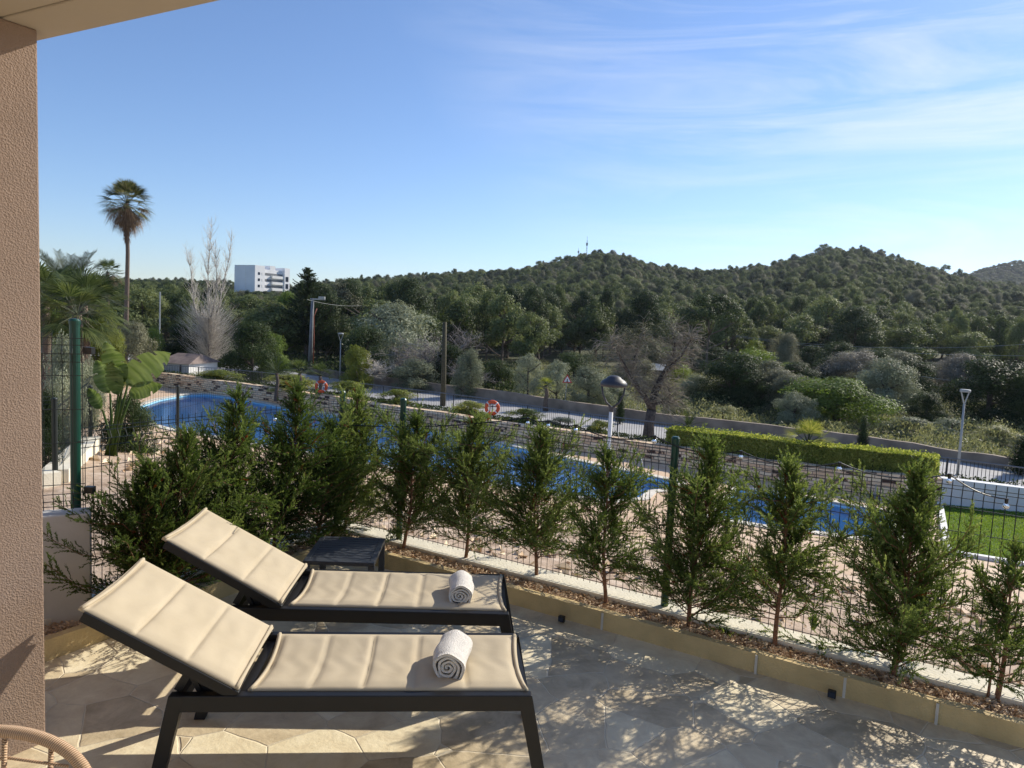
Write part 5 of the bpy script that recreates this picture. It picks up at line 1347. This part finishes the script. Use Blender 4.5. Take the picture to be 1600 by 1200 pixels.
# some small leaves on its left crown
rg=np.random.default_rng(9); cpts=[q_(x,y,rg.uniform(-1,1)) for x,y in ((955,540),(930,560),(975,530),(1000,520),(1040,520),(990,560))]
bl=[(p.x,p.y,p.z,.75,.6) for p in cpts]; V,Fq,va=blobs_crown(5,bl,5000,.07); link('leaves',npmesh('leaves',V,Fq,M['grey'],va),t)
# other leafless trees: px, ytop, ybase, Z, w px
for x,yt,Z,wpx,sd,lab,nm in ((572,548,50,92,3,'small leafless pinkish grey tree right of the left street lamp','leafless_tree'),(690,500,53,125,4,'large leafless thicket tree behind the wooden pole','leafless_tree'),(660,520,54,100,6,'leafless twiggy tree left of the wooden pole, against the olive','leafless_tree'),(730,560,50,70,7,'low leafless tree right of the wooden pole','leafless_tree')):
    X,_,zt=at(x,yt,Z); gz=-3.35; H=zt-gz; w=wpx*Z/1110
    t=empty(nm,(X,Z,gz),lab,'tree'); 
    r_=random.Random(sd)
    big,tw=bare(sd,H,.62,4,None,.11,upb=.35,nchild=5,start=.2,lenf=.66,wig=.2)
    big.build('trunk',M['barkgrey'],t); tw.build('twigs',M['barkpale' if sd==3 else 'barkgrey'],t)
    # normalise size
    V=[v for v in big.v+tw.v]; mx=max(abs(v[0]) for v in V)*1.0; mz=max(v[2] for v in V); q=sorted(abs(v[0]) for v in V)[int(len(V)*.97)]
    t.scale=(w/2/q,w/2/q,H/mz)
# ------------------------------------------------------------------ palms
def fan(seed,R_,n,droop,mat_unused=None,petiole=.5):
    """fan leaf along +x: returns quads arrays (V,F) lists"""
    V=[];F=[]
    return V,F
def palm_crown(seed,nl,Rf,pet,el0,el1,droop=.35,seg=22,fw=.05):
    r_=random.Random(seed); mb=MB(); st=MB()
    for k in range(nl):
        az=k*2.399+r_.uniform(-.3,.3); el=el0+(el1-el0)*((k+.5)/nl)+r_.uniform(-.12,.12)
        d=Vector((math.cos(az)*math.cos(el),math.sin(az)*math.cos(el),math.sin(el))); side=Vector((-math.sin(az),math.cos(az),0)); upv=side.cross(d)*-1
        p0=Vector((0,0,0)); p1=p0+d*pet+Vector((0,0,-.05*pet)); st.tube([p0,p0.lerp(p1,.5)+Vector((0,0,.02)),p1],[.02,.015,.012],4,cap=False)
        ts=R_(r_.uniform(-25,25)) if False else math.radians(r_.uniform(-25,25)); side2=side*math.cos(ts)+upv*math.sin(ts)
        for j in range(seg):
            a=math.radians(-80+160*j/(seg-1)); L=Rf*(.75+.25*math.cos(a))*r_.uniform(.9,1.08); dir_=(d*math.cos(a)+side2*math.sin(a)).normalized()
            w=fw*Rf; q=dir_.cross(upv).normalized()*w*.5
            a0=p1; a1=p1+dir_*L*.55+Vector((0,0,-droop*.12*L)); a2=p1+dir_*L*.95+Vector((0,0,-droop*.55*L))
            mb.add([tuple(a0),tuple(a1-q),tuple(a1+q),tuple(a2)],[(0,1,2),(1,3,2)])
    return mb,st
def feather_crown(seed,nl,L,el0,el1,arch=1.0,w=.16,nlf=46,lw=.012):
    r_=random.Random(seed); mb=MB(); st=MB()
    for k in range(nl):
        az=k*2.399+r_.uniform(-.3,.3); el=el0+(el1-el0)*((k+.5)/nl)+r_.uniform(-.1,.1); LL=L*r_.uniform(.85,1.1)
        d=Vector((math.cos(az)*math.cos(el),math.sin(az)*math.cos(el),math.sin(el))); pts=[Vector((0,0,0))]; p=pts[0]; n=12
        for i in range(n): d=(d+Vector((0,0,-.10*arch*(i/n+.3)))).normalized(); p=p+d*LL/n; pts.append(p)
        st.tube(pts,[.03*(1-.85*i/n)*L/3+.004 for i in range(n+1)],4,cap=False)
        side=Vector((-math.sin(az),math.cos(az),0))
        for j in range(nlf):
            u=.15+.85*j/nlf; i=min(n-1,int(u*n)); c=pts[i].lerp(pts[i+1],u*n-i); dd=(pts[i+1]-pts[i]).normalized()
            for s_ in (-1,1):
                ld=(dd*.75+side*s_*.75+Vector((0,0,.25+r_.uniform(-.2,.2)))).normalized(); l_=w*LL*(.5+.9*math.sin(math.pi*min(1,u*.9)))*r_.uniform(.8,1.1); q=dd*lw*LL*.5
                e=c+ld*l_+Vector((0,0,-l_*.12)); mb.add([tuple(c-q),tuple(c+q),tuple(c.lerp(e,.6)+q),tuple(e),tuple(c.lerp(e,.6)-q)],[(0,1,2,3,4)])
    return mb,st
def attrvar(o,seed=0):
    me=o.data; a=me.attributes.new('var','FLOAT','POINT'); rg=np.random.default_rng(seed); n=len(me.vertices); a.data.foreach_set('value',np.repeat(rg.random(n//4+1),4)[:n].astype(np.float32)*1.0+.1); return o
def palm(x,yb,yt,Z,Rf,nl,label,trunk_r=.2,dead=0,kind='fan',seed=1,gz=None,name='palm_tree',mat='palm',trunkvis=True,el=(-.5,1.4)):
    X,_,zt=at(x,yt,Z); gz=g(X,Z) if gz is None else gz; t=empty(name,(X,Z,gz),label,'palm'); H=zt-gz
    xb=at(x-3 if H>9 else x,yb,Z)[0]-X
    if trunkvis: MB().tube([(xb,0,0),(xb*.3,.05,H*.35),(0.08,0,H*.7),(0,0,H)],[trunk_r*1.25,trunk_r,trunk_r*.85,trunk_r*.8],10).build('trunk',M['bark'],t,smooth=True)
    if kind=='fan': mb,st=palm_crown(seed,nl,Rf,Rf*.85,el[0],el[1])
    else: mb,st=feather_crown(seed,nl,Rf,el[0],el[1])
    c=mb.build('fronds',M[mat],t,loc=(0,0,H)); attrvar(c,seed); s_=st.build('stalks',M['olive'],t,loc=(0,0,H))
    if dead:
        mb,st=palm_crown(seed+50,dead,Rf*.8,Rf*.8,-1.35,-.05,droop=1.3); c=mb.build('dead_fronds',M['dead'],t,loc=(0,0,H-.1)); attrvar(c,3); st.build('dead_stalks',M['dead'],t,loc=(0,0,H-.1))
        mb2=MB(); r_=random.Random(5)
        for k in range(230):
            a=r_.random()*6.28; z=-r_.uniform(.2,2.9); rr2=.10+.30*r_.random()*(1-abs(z+1.4)/2.4); p=Vector((rr2*math.cos(a),rr2*math.sin(a),z)); q=p+Vector((r_.gauss(0,.1)+math.cos(a)*.1,r_.gauss(0,.1),-r_.uniform(.4,.9))); w_=Vector((-math.sin(a),math.cos(a),0))*.035; mb2.add([tuple(p-w_),tuple(p+w_),tuple(q)],[(0,1,2)])
        c=mb2.build('dead_skirt',M['dead'],t,loc=(0,0,H)); attrvar(c,4)
    return t
palm(198,500,318,60,1.35,46,'very tall slender fan palm with a brown skirt of dead fronds',.19,24,'fan',3,el=(-.55,1.45),mat='tallpalm',name='tall_palm')
palm(168,470,426,95,1.35,22,'small distant fan palm behind the date palm, left of the tall palm',.2,12,'fan',5)
palm(108,520,468,34,2.6,44,'large date palm with grey green feather fronds at the left',.3,0,'feather',7,mat='date',el=(-.1,1.35),name='date_palm')
palm(70,560,470,30,1.3,26,'fan palm partly hidden by the stucco wall',.2,0,'fan',8,el=(-.6,1.3))
palm(130,560,478,28,1.15,36,'broad green fan palm above the left green post',.2,0,'fan',9,el=(-.9,1.2))
palm(120,560,492,26,.95,26,'smaller fan palm right of the left green post',.2,0,'fan',19,el=(-.9,1.2))
palm(432,592,583,37.5,.95,15,'low palm with arching fronds left of the first lifebuoy',.1,0,'feather',11,gz=-2.9,el=(.1,1.4))
palm(468,596,584,37,.55,16,'low fan palm just left of the first lifebuoy',.1,0,'fan',12,gz=-2.6,el=(.1,1.4))
palm(500,592,588,36.8,.5,12,'very low fan palm behind the first lifebuoy',.1,0,'fan',22,gz=-2.6,el=(.1,1.4))
palm(853,636,604,42,.42,18,'small young palm with short trunk left of the warning sign',.14,0,'fan',13,gz=-3.3,el=(-.2,1.4),mat='yel')
palm(1262,690,694,24.5,.62,12,'low palm with bright yellow green fronds behind the hedge',.1,0,'fan',14,gz=-2.4,el=(.3,1.4),mat='yel')
palm(1075,668,668,27.5,.7,14,'low palm at the left end behind the hedge',.1,0,'feather',15,gz=-2.4,el=(.3,1.4))
# giant bird of paradise
bp_=at(176,660,10.5); t=empty('paddle_leaf_plant',(bp_[0],10.5,g(bp_[0],10.5)),'large banana like plant with broad yellow green paddle leaves on the left','plant')
gz=g(bp_[0],10.5); LV=[((192,598),(166,520),.34),((200,600),(268,536),.46),((172,615),(153,553),.30),((185,615),(176,552),.26),((205,618),(256,592),.26),((160,640),(140,600),.2)]
for k,(a,b2,w) in enumerate(LV):
    A_=Vector(at(a[0],a[1],10.5+.12*(k%3-1)))-Vector((bp_[0],10.5,gz)); B_=Vector(at(b2[0],b2[1],10.5+.3*(k%3-1)))-Vector((bp_[0],10.5,gz))
    MB().tube([(.03*k-.1,0,0),A_*.5+Vector((0,0,.1)),A_],[.03,.022,.014],6).build('stalk',M['banana'],t,smooth=True)
    d=(B_-A_);L=d.length;d.normalize(); side=d.cross(Vector((.1,-1,.1))).normalized(); nrm=side.cross(d); mb=MB(); n=26; r_=random.Random(k)
    cut={11:.5,19:.5} if k in (0,1) else {15:.6}
    rows=[]
    for i in range(n+1):
        f=i/n; wv=w*math.sin(math.pi*min(1,f**.75))**.7*.95+.004; c=A_+d*L*f+Vector((0,0,-.16*L*f*f))
        for s2 in (-1,-.5,0,.5,1):
            ww=wv*s2*.5*(.72 if (i in cut and abs(s2)==1) else 1); rows.append(tuple(c+side*ww+nrm*(abs(s2)*.05-.0)+nrm*.008*math.sin(i*2.1+s2)))
    fs=[(i*5+j,i*5+j+1,i*5+6+j,i*5+5+j) for i in range(n) for j in range(4) if not(i in cut and j in (0,3))]
    o=mb.add(rows,fs).build('leaf_blade',M['banana'],t,smooth=True); attrvar(o,k)
# shrubs left beyond the fence
T(100,520,11,90,'round_olive0','silvery grey shrub behind the left green post','shrub','shrub',zb=-.6)
T(140,560,14.5,50,'round_olive1','silvery shrub right of the left green post','shrub','shrub',zb=-1)
T(205,610,11.5,110,'round_dark0','dark leafy shrub below the banana like plant','shrub','shrub',zb=-.8)
T(75,600,8.6,50,'round_dark1','dark shrub between the stucco wall and the left green post','shrub','shrub',zb=-.6)
for x,y,sd,l in ((1520,960,3,'reddish low plant beyond the fence at the right'),(1150,905,4,'low dry plant beyond the fence in the middle')):
    p=onz(x,y,-.6); weed(p,.25,.22,30,sd,l,'dead','low_plant','plant')
# background tall conifer (fir)
X,Y=at(480,470,72)[0],72.; zt=at(480,420,72)[2]; gz=g(X,Y); H=zt-gz
t=empty('fir_tree',(X,Y,gz),'dark spiky fir rising right of the hotel','tree'); MB().tube([(0,0,0),(0,0,H)],[.22,.03],8).build('trunk',M['barkdark'],t)
rg=np.random.default_rng(77);P=[];A=[];r_=random.Random(3)
for k in range(260):
    f=.2+.8*(k/260); z=H*f; L=(1-f)**.75*4.4*r_.uniform(.5,1.15)+.2; az=r_.random()*6.28; el=r_.uniform(.05,.55); d=np.array([math.cos(az)*math.cos(el),math.sin(az)*math.cos(el),math.sin(el)]); n=int(40+L*60); u=rg.random(n)
    q=np.array([0,0,z])+d*(u*L)[:,None]+rg.normal(size=(n,3))*.09*(1.1-u)[:,None]; q[:,2]+=.12*L*u*u; P.append(q);A.append(unit(d+rg.normal(size=(n,3))*.7))
P=np.concatenate(P);A=np.concatenate(A);n=len(P);B=unit(np.cross(A,rg.normal(size=(n,3)))); V,Fq=leaves(P,A,B,.17,.05); link('foliage',npmesh('fir_foliage',V,Fq,M['pineD'],np.repeat(rg.random(n)*.7,4)),t)
# ------------------------------------------------------------------ light
SAZ,SEL=R(52),R(32.2)
sd=Vector((math.sin(SAZ)*math.cos(SEL),math.cos(SAZ)*math.cos(SEL),math.sin(SEL)))
sl_=bpy.data.lights.new('sun','SUN'); sl_.energy=5.0; sl_.angle=R(.5); sl_.color=(1,.925,.79)
so_=bpy.data.objects.new('sun',sl_); C.objects.link(so_); so_.rotation_euler=sd.to_track_quat('Z','Y').to_euler(); so_.location=(30,20,40)
w=bpy.data.worlds.new('World'); sc.world=w; w.use_nodes=True; nt=w.node_tree; bg=nt.nodes['Background']
sky=nt.nodes.new('ShaderNodeTexSky'); sky.sky_type='NISHITA'; sky.sun_disc=False; sky.sun_elevation=SEL; sky.sun_rotation=SAZ; sky.altitude=0; sky.air_density=1.0; sky.dust_density=.15; sky.ozone_density=4.0
tc=nt.nodes.new('ShaderNodeTexCoord')
mp=nt.nodes.new('ShaderNodeMapping'); mp.inputs['Scale'].default_value=(1.2,2.2,12.); mp.inputs['Rotation'].default_value=(R(8),R(-14),R(20)); nt.links.new(tc.outputs['Generated'],mp.inputs['Vector'])
nz=N(nt,'ShaderNodeTexNoise',_Scale=1.5,_Detail=9.,_Roughness=.62,_Distortion=.9); nt.links.new(mp.outputs[0],nz.inputs['Vector'])
cr_=ramp(nt,[(.40,(0,0,0)),(.74,(1,1,1))],nz.outputs['Fac'])
# mask: more cloud towards the sun side
dt=N(nt,'ShaderNodeVectorMath',operation='DOT_PRODUCT'); nt.links.new(tc.outputs['Generated'],dt.inputs[0]); dt.inputs[1].default_value=Vector((.62,.55,.56)).normalized()
mr=N(nt,'ShaderNodeMapRange'); nt.links.new(dt.outputs['Value'],mr.inputs['Value']); mr.inputs['From Min'].default_value=.60; mr.inputs['From Max'].default_value=.97; mr.inputs['To Max'].default_value=.68
ml=N(nt,'ShaderNodeMath',operation='MULTIPLY'); nt.links.new(cr_.outputs['Color'],ml.inputs[0]); nt.links.new(mr.outputs[0],ml.inputs[1])
mx=N(nt,'ShaderNodeMix',data_type='RGBA'); nt.links.new(ml.outputs[0],mx.inputs['Factor']); tn=N(nt,'ShaderNodeMix',data_type='RGBA',blend_type='MULTIPLY'); tn.inputs['Factor'].default_value=1; nt.links.new(sky.outputs[0],tn.inputs['A']); tn.inputs['B'].default_value=(1.0,1.02,1.13,1); nt.links.new(tn.outputs['Result'],mx.inputs['A']); mx.inputs['B'].default_value=(7.5,7.7,8.2,1)
nt.links.new(mx.outputs['Result'],bg.inputs['Color']); bg.inputs['Strength'].default_value=.12
sc.view_settings.view_transform='Standard'; sc.view_settings.look='None'; sc.view_settings.exposure=.24; sc.view_settings.gamma=1
sc.cycles.max_bounces=8; sc.cycles.transparent_max_bounces=12

hz=MB(); hz.box(-1500,1500,-60,1900,-12,110)
m_,nt2,b2=newmat('haze_air'); nt2.nodes.remove(b2); pv_=nt2.nodes.new('ShaderNodeVolumePrincipled'); pv_.inputs['Color'].default_value=(.78,.86,1,1); pv_.inputs['Density'].default_value=.00010; pv_.inputs['Anisotropy'].default_value=.3
nt2.links.new(pv_.outputs[0],nt2.nodes['Material Output'].inputs['Volume'])
ho=hz.build('haze',m_); tag(ho,kind='stuff')
